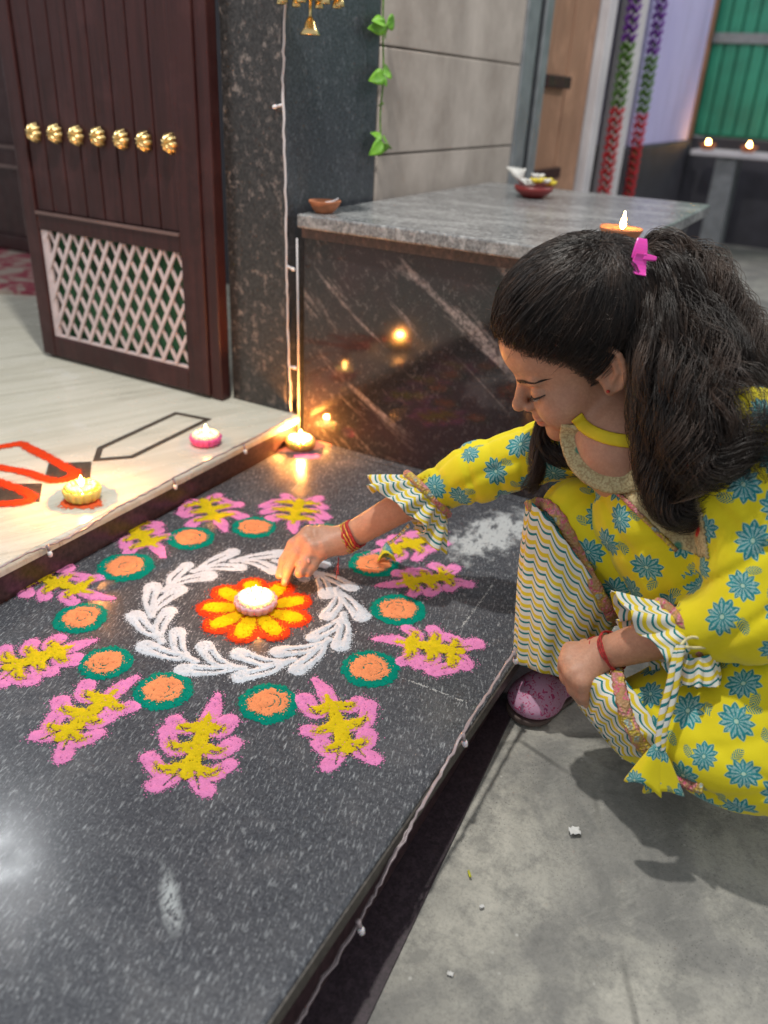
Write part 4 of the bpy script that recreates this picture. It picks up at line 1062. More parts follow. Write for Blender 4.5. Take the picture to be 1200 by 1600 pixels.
def m_bib():
    t = NT('cream_embroidered_bib'); v = t.geo()
    c = t.ramp(t.noise(v, 70, 4, 0.6), [(0.3, (0.42, 0.33, 0.16)), (0.7, (0.58, 0.49, 0.27))])
    w = t.voro(v, 330); c = t.mix(t.ramp(w, [(0.45, 0), (0.7, 0.7)]), c, (0.30, 0.20, 0.09))
    cell = t.voro(v, 46, out='Color'); cx = t.sep(cell)[0]; dd = t.voro(v, 46)
    m = t.math('MULTIPLY', t.ramp(dd, [(0.26, 1), (0.38, 0)]), t.ramp(cx, [(0.66, 0), (0.68, 1)], 'CONSTANT'))
    c = t.mix(m, c, t.mix(t.math('GREATER_THAN', cx, 0.85), (0.50, 0.035, 0.03), (0.06, 0.20, 0.13)))
    t.set(color=c, rough=0.7, spec=0.4); t.bump(w, 0.35, 0.002); return t.m
def m_shoe():
    t = NT('pink_floral_shoe_cloth'); v = t.geo()
    n = t.noise(v, 130, 3, 0.6, 1.5)
    c = t.ramp(n, [(0.0, (0.50, 0.27, 0.40)), (0.50, (0.52, 0.30, 0.43)), (0.56, (0.45, 0.03, 0.13)), (0.66, (0.14, 0.05, 0.20))], 'CONSTANT')
    t.set(color=c, rough=0.6); t.bump(t.noise(v, 500, 2), 0.1, 0.001); return t.m
M_SKIN = m_skin(); M_HAIR = m_hair(); M_HAIRB = m_hair('brown_hair_ends', (0.030, 0.018, 0.013), (0.085, 0.052, 0.036))
M_FLOR = m_floral(); M_STRIPE = m_stripe('wavy_striped_cloth'); M_TRIM = m_trim(); M_BIB = m_bib(); M_SHOE = m_shoe()
M_YPALE = simple('pale_yellow_cord', (0.62, 0.56, 0.30), 0.75, var=0.35, scale=160)
M_YCLOTH = simple('plain_yellow_cloth', (0.68, 0.52, 0.012), 0.75)
M_THREAD = simple('red_woven_thread', (0.36, 0.022, 0.022), 0.7, var=0.4, scale=260)
M_GOLDTH = simple('gold_thread', (0.52, 0.36, 0.05), 0.5, var=0.4, scale=260)
M_CLIP = NT('pink_plastic').set(color=(0.72, 0.06, 0.42), rough=0.25, sss=0.2, ssss=0.004).m
M_DARKLASH = simple('eyelash', (0.012, 0.009, 0.008), 0.6)
M_EYE = NT('eye_white').set(color=(0.62, 0.58, 0.55), rough=0.12).m
M_IRIS = NT('dark_iris').set(color=(0.02, 0.012, 0.009), rough=0.08).m
M_SOLE = simple('dark_shoe_sole', (0.10, 0.07, 0.06), 0.7)
M_NAIL = NT('finger_nail').set(color=(0.58, 0.30, 0.24), rough=0.25).m

girl = thing('person', 'girl in yellow flower-print kurta and striped trousers crouching by the platform, reaching to the candle', 'person', (0.95, -0.45, GZ0))

# ---------------- head frame (head looks down to the left)
def cam2w(v): return CAM_M.T @ np.array(v, float)
HO = atd(916.9, 553.3, 1.08); HS = 1.055
HM = CAM_M.T @ np.array([[-0.87400882, 0.04696267, -0.48363528], [0.4371668, 0.51049094, -0.74046215], [0.21211735, -0.85859974, -0.46670411]])              # local -> world
def h2w(p): return HO + HS * (np.asarray(p, float) @ HM.T)
def w2h(p): return ((np.asarray(p, float) - HO) @ HM) / HS
# joints
Ls = atd(1150, 672, 0.99); Rs = atd(900, 690, 1.20)
neckb = atd(968, 700, 1.09)
chest = atd(1032, 800, 1.11); pelvis = atd(1180, 1010, 1.10)
Le = atd(1172, 965, 0.97); Lc = atd(1035, 990, 1.03); Lw = atd(942, 1022, 1.085)
Re = atd(745, 738, 1.27); Rc = atd(655, 776, 1.315); Rw = atz(538, 843, 0.074)

tintc = []
# head + neck + upper chest, in head space
f = Field((-0.17, -0.20, -0.24), (0.135, 0.20, 0.135), 0.00165)
f.ell((-0.010, 0, 0.043), (0.090, 0.071, 0.077), 0)
f.ell((0.046, 0, 0.046), (0.049, 0.057, 0.054), 0.02)
f.ell((0.036, 0, -0.020), (0.050, 0.056, 0.060), 0.02)
f.ell((0.036, 0, -0.058), (0.044, 0.043, 0.032), 0.022)
f.ell((0.070, 0, -0.080), (0.017, 0.017, 0.014), 0.018)
for s_ in (-1, 1):
    f.ell((0.054, 0.034 * s_, -0.030), (0.031, 0.026, 0.030), 0.016)
    f.ell((0.091, 0.030 * s_, -0.002), (0.014, 0.017, 0.011), 0.012, 's')
    f.cap((0.084, 0.010 * s_, 0.016), (0.073, 0.042 * s_, 0.018), 0.006, 0.005, 0.010)
    f.ell((0.0705, 0.031 * s_, -0.002), (0.0135, 0.0155, 0.0125), 0.003)
f.cap((0.083, 0, 0.010), (0.1005, 0, -0.017), 0.0070, 0.0085, 0.008)
f.ell((0.1020, 0, -0.0205), (0.0098, 0.0084, 0.0080), 0.006)
for s_ in (-1, 1):
    f.ell((0.0915, 0.0105 * s_, -0.0250), (0.0080, 0.0056, 0.0060), 0.004)
    f.ell((0.0985, 0.0052 * s_, -0.0305), (0.0035, 0.0024, 0.003), 0.0015, 's')
f.cap((0.087, 0, -0.034), (0.0865, 0, -0.044), 0.006, 0.007, 0.008)
for yy in (-0.5, 0.5): f.ell((0.0865, 0.006 * yy * 2, -0.0465), (0.0078, 0.0120, 0.0046), 0.003)
f.ell((0.0845, 0, -0.0560), (0.0085, 0.0140, 0.0056), 0.003)
f.cap((0.0940, 0, -0.0511), (0.085, 0.018, -0.0525), 0.0012, 0.0008, 0.002, 's'); f.cap((0.0940, 0, -0.0511), (0.085, -0.018, -0.0525), 0.0012, 0.0008, 0.002, 's')
# ears
for s_ in (-1, 1):
    ca, sa = math.cos(0.45), math.sin(0.45)
    Rz = np.array([[ca, sa * s_, 0], [-sa * s_, ca, 0], [0, 0, 1]])
    ct, st_ = math.cos(0.18), math.sin(0.18); Ry = np.array([[ct, 0, st_], [0, 1, 0], [-st_, 0, ct]])
    RE = Ry @ Rz.T if False else Ry @ np.array([[ca, s_ * -sa, 0], [s_ * sa, ca, 0], [0, 0, 1]])
    c = V3(-0.010, 0.0735 * s_, 0.004)
    f.ell(c, (0.0195, 0.0055, 0.0315), 0.005, 'u', RE)
    f.ell(c + V3(0.0035, 0.0055 * s_, 0.001), (0.0125, 0.0052, 0.0225), 0.003, 's', RE)
    E_ = []
    for a in np.linspace(-0.3, 4.4, 16):
        l = np.array([0.0178 * math.cos(a), 0.0035 * s_, 0.0295 * math.sin(a)]); E_.append(c + RE.T @ l)
    f.chain(E_, [0.0026 + 0.0009 * math.sin(i / 15 * 3.1) for i in range(16)], 0.003)
    A_ = [c + RE.T @ np.array(q) for q in ((0.004, 0.002 * s_, 0.018), (-0.006, 0.003 * s_, 0.010), (-0.0085, 0.0035 * s_, -0.004), (-0.001, 0.003 * s_, -0.016))]
    f.chain(A_, [0.0025, 0.003, 0.003, 0.003], 0.003)
    f.ell(c + RE.T @ np.array((0.003, 0.002 * s_, -0.026)), (0.0085, 0.0048, 0.0095), 0.004, 'u')
    f.ell(c + RE.T @ np.array((0.013, 0.001 * s_, -0.006)), (0.0045, 0.004, 0.006), 0.003, 'u')
nb = w2h(neckb)
f.cap((-0.026, 0, -0.030), nb, 0.038, 0.041, 0.02)
for q, rq in ((w2h(Ls * 0.62 + Rs * 0.38), 0.042), (w2h(Ls * 0.3 + Rs * 0.7), 0.030), (w2h(chest), 0.052)):
    f.cap(nb, q, 0.045, rq, 0.03)
Vh, Fh = f.mesh(2)
lip = np.exp(-(((Vh[:, 0] - 0.092) / 0.011) ** 2 + (Vh[:, 1] / 0.0175) ** 2 + ((Vh[:, 2] + 0.0513) / 0.0085) ** 2) ** 2)
th = np.ones((len(Vh), 3)); th = th * (1 - lip[:, None]) + lip[:, None] * np.array([0.95, 0.42, 0.40])
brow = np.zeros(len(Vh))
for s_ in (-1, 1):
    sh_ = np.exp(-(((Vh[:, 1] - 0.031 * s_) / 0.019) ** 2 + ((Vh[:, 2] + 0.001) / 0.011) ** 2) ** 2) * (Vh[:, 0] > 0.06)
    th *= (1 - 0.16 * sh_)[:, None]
VH = h2w(Vh)

# right arm and hand (reaching to the candle)
def finger(f, P, r, k=0.004):
    for i in range(len(P) - 1): f.cap(P[i], P[i + 1], r[i], r[i + 1], k if i else 0.007)
W_ = Rw
lo = np.minimum(np.minimum(W_, Rc), atz(436, 900, 0.0)) - 0.05; hi = np.maximum(np.maximum(W_, Rc), atz(436, 900, 0.1)) + 0.05
f = Field(lo, hi, 0.0016)
f.cap(Re * 0.4 + Rc * 0.6, Rc, 0.022, 0.027, 0.01); f.cap(Rc, W_, 0.028, 0.0215, 0.01)
Kn = [atz(482, 832, 0.083), atz(478, 843, 0.078), atz(488, 856, 0.070), atz(500, 864, 0.062)]     # knuckles: index .. little
f.cap(W_, Kn[0] * 0.65 + W_ * 0.35, 0.0205, 0.0165, 0.012)
f.cap(W_, Kn[2] * 0.7 + W_ * 0.3, 0.0200, 0.0165, 0.012)
f.cap(W_ * 0.7 + Kn[3] * 0.3, Kn[3] * 0.8 + W_ * 0.2, 0.017, 0.0135, 0.012)
for a, b in ((0, 1), (1, 2), (2, 3)): f.cap(Kn[a], Kn[b], 0.0115, 0.0110, 0.008)
finger(f, [Kn[0], atz(458, 850, 0.067), atz(444, 876, 0.042), atz(436, 899, 0.022)], [0.0105, 0.0095, 0.0085, 0.0065])
finger(f, [Kn[1], atz(463, 866, 0.058), atz(451, 890, 0.036), atz(445, 910, 0.016)], [0.0108, 0.0097, 0.0086, 0.0066])
finger(f, [Kn[2], atz(477, 879, 0.052), atz(469, 894, 0.040), atz(469, 882, 0.047)], [0.0105, 0.0094, 0.0084, 0.0064])
finger(f, [Kn[3], atz(489, 884, 0.046), atz(481, 894, 0.038), atz(482, 877, 0.051)], [0.0095, 0.0084, 0.0075, 0.0058])
finger(f, [W_ * 0.6 + Kn[0] * 0.4 + V3(0, 0.012, -0.012), atz(470, 850, 0.046) + V3(0, 0.014, 0), atz(452, 872, 0.034) + V3(0.0, 0.010, 0), atz(441, 890, 0.020) + V3(0, 0.006, 0)], [0.0125, 0.0115, 0.0095, 0.0072])
VR, FR = f.mesh(2)
# left forearm and hand hanging over the knee
lo = np.minimum(Lw, Lc) - 0.11; hi = np.maximum(Lw, Lc) + 0.08
f = Field(lo, hi, 0.0018)
f.cap(Lc * 0.75 + Le * 0.25, Lw, 0.030, 0.0215, 0.01)
D_ = 1.085
kn = [atd(893, 1018, 1.10), atd(889, 1034, 1.09), atd(896, 1052, 1.075), atd(910, 1066, 1.065)]
for q, rq in ((kn[0], 0.0145), (kn[1], 0.0155), (kn[2], 0.0150), (kn[3], 0.013)): f.cap(Lw, q, 0.0185, rq * 0.92, 0.010)
finger(f, [kn[0], atd(883, 1042, 1.10), atd(892, 1066, 1.11)], [0.0108, 0.0095, 0.0075])
finger(f, [kn[1], atd(886, 1058, 1.095), atd(898, 1080, 1.105)], [0.0110, 0.0096, 0.0075])
finger(f, [kn[2], atd(897, 1076, 1.08), atd(908, 1094, 1.095)], [0.0108, 0.0094, 0.0072])
finger(f, [kn[3], atd(911, 1086, 1.07), atd(918, 1100, 1.085)], [0.0098, 0.0084, 0.0066])
finger(f, [Lw * 0.8 + kn[0] * 0.2, atd(915, 1012, 1.115), atd(903, 1036, 1.125)], [0.013, 0.0115, 0.0085])
VL, FL = f.mesh(2)
# trunk, thighs, shins and feet under the clothes
Rk = atd(902, 806, 1.175); Ra = atd(872, 1062, 1.29); Lk = atd(1018, 1126, 1.085); hipR = atd(1110, 985, 1.16); hipL = atd(1195, 1095, 1.05)
f = Field((0.55, -0.75, -0.12), (1.30, -0.15, 0.46), 0.006)
f.cap(pelvis, chest, 0.085, 0.060, 0.03); f.cap(Ls, Rs, 0.034, 0.030, 0.03); f.cap(chest, (Ls + Rs) / 2, 0.058, 0.04, 0.03)
f.chain([Ls, Le, Lc], [0.034, 0.028, 0.024], 0.01); f.chain([Rs, Re, Rc], [0.032, 0.026, 0.022], 0.01)
f.chain([hipR, Rk, Ra], [0.055, 0.032, 0.028], 0.015); f.cap(Ra, Ra * 0.45 + 0.55 * atz(840, 1095, GZ0 + 0.022), 0.026, 0.018, 0.012)
Lan = atz(1110, 1130, GZ0 + 0.03)
f.chain([hipL, Lk, Lan], [0.062, 0.038, 0.028], 0.015)
VB, FB = f.mesh(1)
parts = [(VH, Fh, th), (VR, FR, np.ones((len(VR), 3))), (VL, FL, np.ones((len(VL), 3))), (VB, FB, np.ones((len(VB), 3)) * 0.85)]
Vs = np.concatenate([p[0] for p in parts]); n0 = 0; Fs = []; st0 = []
for p in parts: Fs.append(p[1] + n0); st0.append(n0); n0 += len(p[0])
def weld(ia, pos, ib=3):
    """join two shells of the body under the clothes: one face of each is opened and the rims are bridged"""
    fa = Fs[ia]; fb = Fs[ib]; ka = ((Vs[fa].mean(1) - pos) ** 2).sum(1).argmin(); kb = ((Vs[fb].mean(1) - Vs[fa[ka]].mean(0)) ** 2).sum(1).argmin()
    a = list(fa[ka]); b_ = list(fb[kb])[::-1]
    s = min(range(4), key=lambda s: sum(((Vs[a[i]] - Vs[b_[(i + s) % 4]]) ** 2).sum() for i in range(4))); b_ = [b_[(i + s) % 4] for i in range(4)]
    Fs[ia] = np.delete(fa, ka, 0); Fs[ib] = np.delete(fb, kb, 0)
    Fs[ib] = np.concatenate([Fs[ib], np.array([(a[i], b_[i], b_[(i + 1) % 4], a[(i + 1) % 4]) for i in range(4)])])
weld(0, chest + V3(0.05, 0.05, 0)); weld(1, Re * 0.4 + Rc * 0.6); weld(2, Lc * 0.75 + Le * 0.25)
body = mk('body', Vs, np.concatenate(Fs), M_SKIN, girl); pt_attr(body, 'tint', np.concatenate([p[2] for p in parts]))

# ---------------- eyes, lashes, brows
bvH = bvh_of(VH, Fh)
def on_face(y, z, x0=0.2, lift=0.0005):
    o = h2w((x0, y, z)); d = h2w((0, y, z)) - o; d /= np.linalg.norm(d); h = bvH.ray_cast(Vector(o), Vector(d)); return np.array(h[0]) - d * lift
for s_ in (-1, 1):
    e = [on_face(y * s_, z, lift=0.0008) for y, z in ((0.0175, -0.0062), (0.023, -0.0046), (0.030, -0.0040), (0.037, -0.0040), (0.0435, -0.0024), (0.0475, -0.0010))]
    b = MB(); b.tube(cat_rom(e, 14), np.interp(np.linspace(0, 1, 14), [0, 0.3, 0.8, 1], [0.0006, 0.0013, 0.0014, 0.0005]), 6)
    R = np.random.default_rng(3)
    for p in cat_rom(e, 26)[4:]:
        d = cam2w((0, 0, 0)) + HM @ np.array([0.75, 0.35 * s_ + R.normal(0, .15), -0.45]); d /= np.linalg.norm(d)
        b.tube([p, p + d * 0.003, p + d * 0.0058 + HM @ np.array([0, 0, 0.0012])], [0.0003, 0.00025, 0.0001], 4)
    b.build('eyelash', M_DARKLASH, body)
    e = [on_face(y * s_, z, lift=0.0003) for y, z in ((0.0185, -0.0072), (0.024, -0.0072), (0.031, -0.0070), (0.038, -0.0062), (0.0435, -0.0040))]
    b = MB(); b.tube(cat_rom(e, 12), [0.0003, .0012, .0019, .0024, .0026, .0027, .0027, .0025, .0021, .0016, .0010, .0003], 6); b.build('eye', M_EYE, body)
    q = on_face(0.029 * s_, -0.0068, lift=0.0018); b = MB(); b.tube([q - HM @ np.array([0.0012, 0, 0]), q + HM @ np.array([0.0012, 0, 0])], [0.0029, 0.0022], 10); b.build('iris', M_IRIS, body)
    b = MB()
    for i in range(150):
        u = R.random(); y = 0.012 + 0.038 * u; z = 0.0165 + 0.0045 * math.sin(u * 2.6) + R.normal(0, 0.0016) * (1.15 - u)
        p = on_face(y * s_, z, lift=0.0006); q = on_face((y + 0.005) * s_, z + 0.0012 - 0.002 * u, lift=0.0011)
        b.tube([p, (p + q) / 2 + HM @ np.array([0.0004, 0, 0]), q], [0.00032, 0.00030, 0.0001], 3)
    b.build('eyebrow', M_HAIR, body)
# finger nails of the reaching hand
bvR = bvh_of(VR, FR)
b = MB()
for (x, y, rr) in ((439, 899, 0.0036), (446, 907, 0.0040), (469, 881, 0.0036), (482, 876, 0.0033)):
    p = cast(bvR, x, y, 0.0004)
    if p is not None:
        b.lathe([(rr, -0.0003), (rr * 0.8, 0.0004), (0.0002, 0.0007)], (0, 0, 0), 12); n_ = CAM_LOC - p; n_ /= np.linalg.norm(n_)
        u_ = np.cross(n_, [0, 0, 1.0]); u_ /= np.linalg.norm(u_); v_ = np.cross(n_, u_); b.V[-1] = p + b.V[-1] @ np.stack([u_, 1.4 * v_, n_])
if b.V: b.build('nails', M_NAIL, body)

# ---------------- printed cloth helper
def print_uv(o, V, F, rad=0.0212, dmin=0.0425, seed=1):
    R = np.random.default_rng(seed); N, fn = vnormals(V, F); fc = V[F].mean(1)
    cand = R.permutation(len(F))[:4000]; cen = []
    for i in cand:
        if all(np.linalg.norm(fc[i] - fc[j]) > dmin for j in cen): cen.append(i)
    C = fc[cen]; CN = fn[cen]
    near = np.zeros(len(F), int)
    for s0 in range(0, len(F), 20000):
        d = ((fc[s0:s0 + 20000, None] - C[None]) ** 2).sum(2); d += (np.einsum('ik,jk->ij', fn[s0:s0 + 20000], CN) < 0.1) * 1.0
        near[s0:s0 + 20000] = d.argmin(1)
    T = np.cross(CN, R.normal(size=CN.shape)); T /= np.linalg.norm(T, axis=1)[:, None]; B = np.cross(CN, T)
    P = V[F] - C[near][:, None]
    rad = (rad * R.uniform(0.82, 1.12, len(cen)))[near][:, None]; u = np.einsum('ikc,ic->ik', P, T[near]) / rad; v = np.einsum('ikc,ic->ik', P, B[near]) / rad; w = np.abs(np.einsum('ikc,ic->ik', P, CN[near])) / rad
    # follow the surface over bends: keep true distance
    rr = np.sqrt(u * u + v * v + 1e-9); tr = np.sqrt(u * u + v * v + w * w); u *= tr / rr; v *= tr / rr
    uv = o.data.uv_layers.new(name='print'); uv.data.foreach_set('uv', np.stack([u, v], 2).astype(np.float32).ravel())
def strip_on(bv, pts, w, name, mat, parent, lift=0.003, n=40, th=0.0022, wob=1.0):
    P = [cast(bv, x, y, lift) for x, y in cat_rom(np.array(pts, float), n)]; P = np.array([p for p in P if p is not None])
    if len(P) < 3: return None
    for _ in range(3): P[1:-1] = (P[:-2] + 2 * P[1:-1] + P[2:]) / 4
    T = np.gradient(P, axis=0); T /= np.linalg.norm(T, axis=1)[:, None]
    vw = P - CAM_LOC; S = np.cross(T, vw); S /= np.linalg.norm(S, axis=1)[:, None]; N = np.cross(S, T); N *= np.sign(-(N * vw).sum(1))[:, None]
    V = []; F = []; prof = [(-1, -0.6), (-0.85, 0.7), (-0.3, 1.0), (0.3, 1.0), (0.85, 0.7), (1, -0.6)]; k = len(prof)
    for i in range(len(P)):
        ww = w * (1 + 0.12 * wob * math.sin(i * 1.9)) / 2
        for a, c in prof: V.append(P[i] + S[i] * ww * a + N[i] * th * c * (1 + 0.4 * wob * math.sin(i * 2.7 + a)))
    for i in range(len(P) - 1):
        for j in range(k): F.append((i * k + j, i * k + (j + 1) % k, (i + 1) * k + (j + 1) % k, (i + 1) * k + j))
    F.append(tuple(range(k))[::-1]); F.append(tuple((len(P) - 1) * k + j for j in range(k)))
    return fix_normals(mk(name, V, F, mat, parent))

# ---------------- kurta
f = Field((0.50, -0.80, -0.12), (1.32, -0.12, 0.50), 0.0038)
f.cap(pelvis, chest, 0.115, 0.084, 0.03); f.cap(Ls, Rs, 0.052, 0.048, 0.035); f.cap(chest, (Ls + Rs) / 2, 0.082, 0.060, 0.03)
f.cap((Ls + Rs) / 2, pelvis + V3(0.08, 0.03, 0.05), 0.07, 0.12, 0.03)
Lck = atd(1068, 984, 1.012); Rck = atd(670, 771, 1.31)
f.chain([Ls, Le], [0.054, 0.051], 0.02); f.chain([Le, Lck], [0.051, 0.036], 0.02)
f.chain([Rs, Re, Rck], [0.048, 0.042, 0.033], 0.02)
f.wrinkle(0.0058, [(70, -25, 95), (-55, 45, 85), (110, 40, 25)], 4)
# open ends of the sleeves
for c, e, rr in ((Lck, Le, 0.033), (Rck, Re, 0.030)):
    d = (c - e) / np.linalg.norm(c - e); f.cap(c - d * 0.02, c + d * 0.08, rr, rr, 0.004, 's'); f.cap(c + d * 0.055, c + d * 0.12, 0.055, 0.055, 0.002, 's')
VK, FK = f.mesh(1)
pc = proj(VK[FK].mean(1)); NK, fnK = vnormals(VK, FK); facing = ((CAM_LOC - VK[FK].mean(1)) * fnK).sum(1) > 0
neck_poly = [(905, 655), (1010, 655), (1008, 722), (985, 734), (955, 732), (930, 720), (914, 695)]
bib_poly = [(868, 672), (905, 652), (915, 696), (931, 722), (956, 735), (986, 737), (1010, 725), (1012, 660), (1060, 700), (1098, 800), (1108, 872), (1060, 858), (1000, 800), (950, 748), (890, 702)]
inn = in_poly(pc, neck_poly) & facing
bvK = bvh_of(VK, FK)
keep = ~inn
vk, fk = submesh(VK, FK, keep)
kurta = mk('kurta', vk, fk, M_FLOR, girl); print_uv(kurta, vk, fk, seed=3)
ib = in_poly(pc, bib_poly) & facing & (np.linalg.norm(VK[FK].mean(1) - chest, axis=1) < 0.17)
if ib.sum() > 20:
    vb, fb = submesh(VK, FK, ib, 0.0025); o = mk('bib', vb, fb, M_BIB, kurta); m = o.modifiers.new('thick', 'SOLIDIFY'); m.thickness = 0.0025
strip_on(bvK, [(880, 676), (892, 704), (945, 750), (1000, 803), (1058, 860)], 0.006, 'bib_edge', M_TRIM, kurta)

# ---------------- trousers (yellow upper part)
f = Field((0.60, -0.80, -0.12), (1.34, -0.15, 0.34), 0.0038)
f.cap(hipR, Rk, 0.080, 0.055, 0.03)
f.cap(hipL, Lk, 0.100, 0.060, 0.03); f.cap(pelvis, hipL, 0.11, 0.11, 0.03)
f.ell(atd(1150, 1150, 1.03), (0.13, 0.10, 0.075), 0.03)
f.wrinkle(0.0062, [(60, -40, 80), (-75, 45, 60), (95, 25, -55)], 9)
f.F = np.maximum(f.F, (GZ0 + 0.006 - f.ax[2])[None, None, :].astype(np.float32))
VT, FT = f.mesh(1)
trous = mk('trousers', VT, FT, M_FLOR, girl); print_uv(trous, VT, FT, seed=8)
bvT = bvh_of(VT, FT)

# ---------------- striped flares below the knees
def ring(c, a, b, n): 
    t = np.arange(n) * 2 * math.pi / n; return c + np.cos(t)[:, None] * a + np.sin(t)[:, None] * b
def loft(name, rings, mat, parent, pleats=12, amp=0.005, n=120, m=40, seed=0, amp_top=0.2, frill=0.0):
    """rings: list of (centre, axis a, axis b); pleats grow towards the last ring; UV in metres of cloth"""
    C = cat_rom(np.array([r[0] for r in rings]), m); A = cat_rom(np.array([r[1] for r in rings]), m); B = cat_rom(np.array([r[2] for r in rings]), m)
    R = np.random.default_rng(seed); ph = R.random(3) * 6.28; t = np.arange(n) * 2 * math.pi / n
    V = np.zeros((m, n, 3))
    for i in range(m):
        u = i / (m - 1); w = 1 + (amp * (amp_top + (1 - amp_top) * u)) / np.linalg.norm(A[i]) * (np.sin(pleats * t + ph[0] + 0.6 * np.sin(3 * t + ph[1])) + 0.5 * np.sin((pleats * 1.7 // 1) * t + ph[2] + 2.0 * u))
        V[i] = C[i] + (np.cos(t) * w)[:, None] * A[i] + (np.sin(t) * w)[:, None] * B[i]
    if frill:
        ax_ = C[-1] - C[0]; ax_ /= np.linalg.norm(ax_)
        for i in range(m): V[i] += ax_ * (frill * (i / (m - 1)) ** 1.5 * (np.sin(3 * t + ph[1]) + 0.7 * np.sin(7 * t + ph[0]) + 0.4 * np.sin(pleats * t + ph[2])))[:, None]
    du = np.linalg.norm(np.roll(V, -1, 1) - V, axis=2).mean(0); cu = np.concatenate([[0], np.cumsum(du)])
    dv = np.linalg.norm(V[1:] - V[:-1], axis=2); cv = np.concatenate([np.zeros((1, n)), np.cumsum(dv, 0)]); cv = 0.6 * cv + 0.4 * cv.mean(1)[:, None]
    F = []; uv = []
    for i in range(m - 1):
        for j in range(n):
            j2 = (j + 1) % n; F.append((i * n + j, (i + 1) * n + j, (i + 1) * n + j2, i * n + j2))
            uv += [(cu[j], cv[i][j]), (cu[j], cv[i + 1][j]), (cu[j + 1], cv[i + 1][j2]), (cu[j + 1], cv[i][j2])]
    o = mk(name, V.reshape(-1, 3), F, mat, parent)
    l = o.data.uv_layers.new(name='print'); l.data.foreach_set('uv', np.array(uv, np.float32).ravel())
    md = o.modifiers.new('thick', 'SOLIDIFY'); md.thickness = 0.0012; md.offset = 0
    return o, V
fwd = cam2w((0, 0, 1.0))
def axis(p, q, d): return (atd(q[0], q[1], d) - atd(p[0], p[1], d)) / 2
c1 = atd(893, 878, 1.185); c2 = atd(882, 940, 1.20); c3 = atd(864, 1046, 1.235)
fl, VF1 = loft('trouser_flare', [(c1, axis((826, 776), (966, 972), 1.175), fwd * 0.072), (c2, axis((808, 900), (948, 985), 1.20), fwd * 0.070), (c3, axis((808, 1032), (922, 1056), 1.235), fwd * 0.060)], M_STRIPE, trous, 9, 0.0042, seed=2)
c1 = atd(1004, 1128, 1.085); c2 = atd(962, 1122, 1.085); c3 = atd(935, 1140, 1.11)
fl2, VF2 = loft('trouser_flare', [(c1, axis((962, 1044), (1052, 1212), 1.085), fwd * 0.082), (c2, axis((914, 1064), (1004, 1196), 1.085), fwd * 0.076), (c3, axis((908, 1100), (968, 1176), 1.11), fwd * 0.05)], M_STRIPE, trous, 10, 0.0035, seed=5)
def bvg(V): 
    m, n, _ = V.shape; F = [(i * n + j, (i + 1) * n + j, (i + 1) * n + (j + 1) % n, i * n + (j + 1) % n) for i in range(m - 1) for j in range(n)]
    return V.reshape(-1, 3), F
def bv_join(*ms):
    Vv = []; Ff = []; n = 0
    for v, f_ in ms:
        Vv.append(np.asarray(v)); Ff += [tuple(int(i) + n for i in q) for q in f_]; n += len(v)
    return bvh_of(np.concatenate(Vv), Ff)
bvLeg = bv_join((VT, FT), bvg(VF1), bvg(VF2))
strip_on(bvLeg, [(828, 792), (845, 786), (870, 800), (900, 850), (930, 915), (962, 972)], 0.017, 'trim_band', M_TRIM, trous, 0.004)
strip_on(bvLeg, [(964, 1050), (968, 1080), (980, 1120), (1003, 1160), (1040, 1206)], 0.017, 'trim_band', M_TRIM, trous, 0.004)
strip_on(bvLeg, [(1044, 1207), (1062, 1217), (1082, 1224), (1100, 1228)], 0.012, 'trim_band', M_TRIM, trous, 0.004)

# ---------------- sleeve ruffles
d = (Lc - Le) / np.linalg.norm(Lc - Le)
r1 = atd(1064, 986, 1.015); r2 = atd(1034, 1000, 1.025); r3 = atd(1002, 1008, 1.035)
loft('sleeve_ruffle', [(r1, axis((1040, 944), (1092, 1032), 1.015), fwd * 0.040), (r2, axis((1004, 938), (1070, 1058), 1.025), fwd * 0.050), (r3, axis((964, 930), (1040, 1080), 1.035), fwd * 0.058)], M_STRIPE, kurta, 9, 0.0100, seed=6, amp_top=0.1, frill=0.004)
Cuff = [(1034, 955), (1040, 975), (1052, 1000), (1075, 1018), (1105, 1012)]
V_ = ring(atd(1060, 987, 1.02), axis((1040, 948), (1094, 1034), 1.02) * 1.06, fwd * 0.044, 40)
b = MB(); b.tube(np.concatenate([V_, V_[:2]]), 0.0065, 8, False); b.build('trim_band', M_TRIM, kurta)
# the second, lower fall of the ruffle
q1 = atd(1090, 1022, 0.985); q2 = atd(1092, 1050, 0.985); q3 = atd(1090, 1068, 0.985)
loft('sleeve_ruffle', [(q1, axis((1065, 1020), (1112, 1008), 0.985), fwd * 0.016), (q2, axis((1058, 1050), (1116, 1046), 0.985), fwd * 0.018), (q3, axis((1056, 1068), (1112, 1070), 0.985), fwd * 0.02)], M_STRIPE, kurta, 7, 0.004, seed=8)
r1 = atd(668, 774, 1.312); r2 = atd(648, 790, 1.32); r3 = atd(632, 804, 1.325)
loft('sleeve_ruffle', [(r1, axis((640, 748), (700, 808), 1.312), fwd * 0.038), (r2, axis((604, 752), (694, 834), 1.32), fwd * 0.048), (r3, axis((578, 756), (684, 856), 1.325), fwd * 0.056)], M_STRIPE, kurta, 10, 0.0135, seed=11, amp_top=0.1, frill=0.006)
V_ = ring(atd(668, 772, 1.31), axis((636, 746), (700, 810), 1.31), fwd * 0.038, 40)
b = MB(); b.tube(np.concatenate([V_, V_[:2]]), 0.0065, 8, False); b.build('trim_band', M_TRIM, kurta)

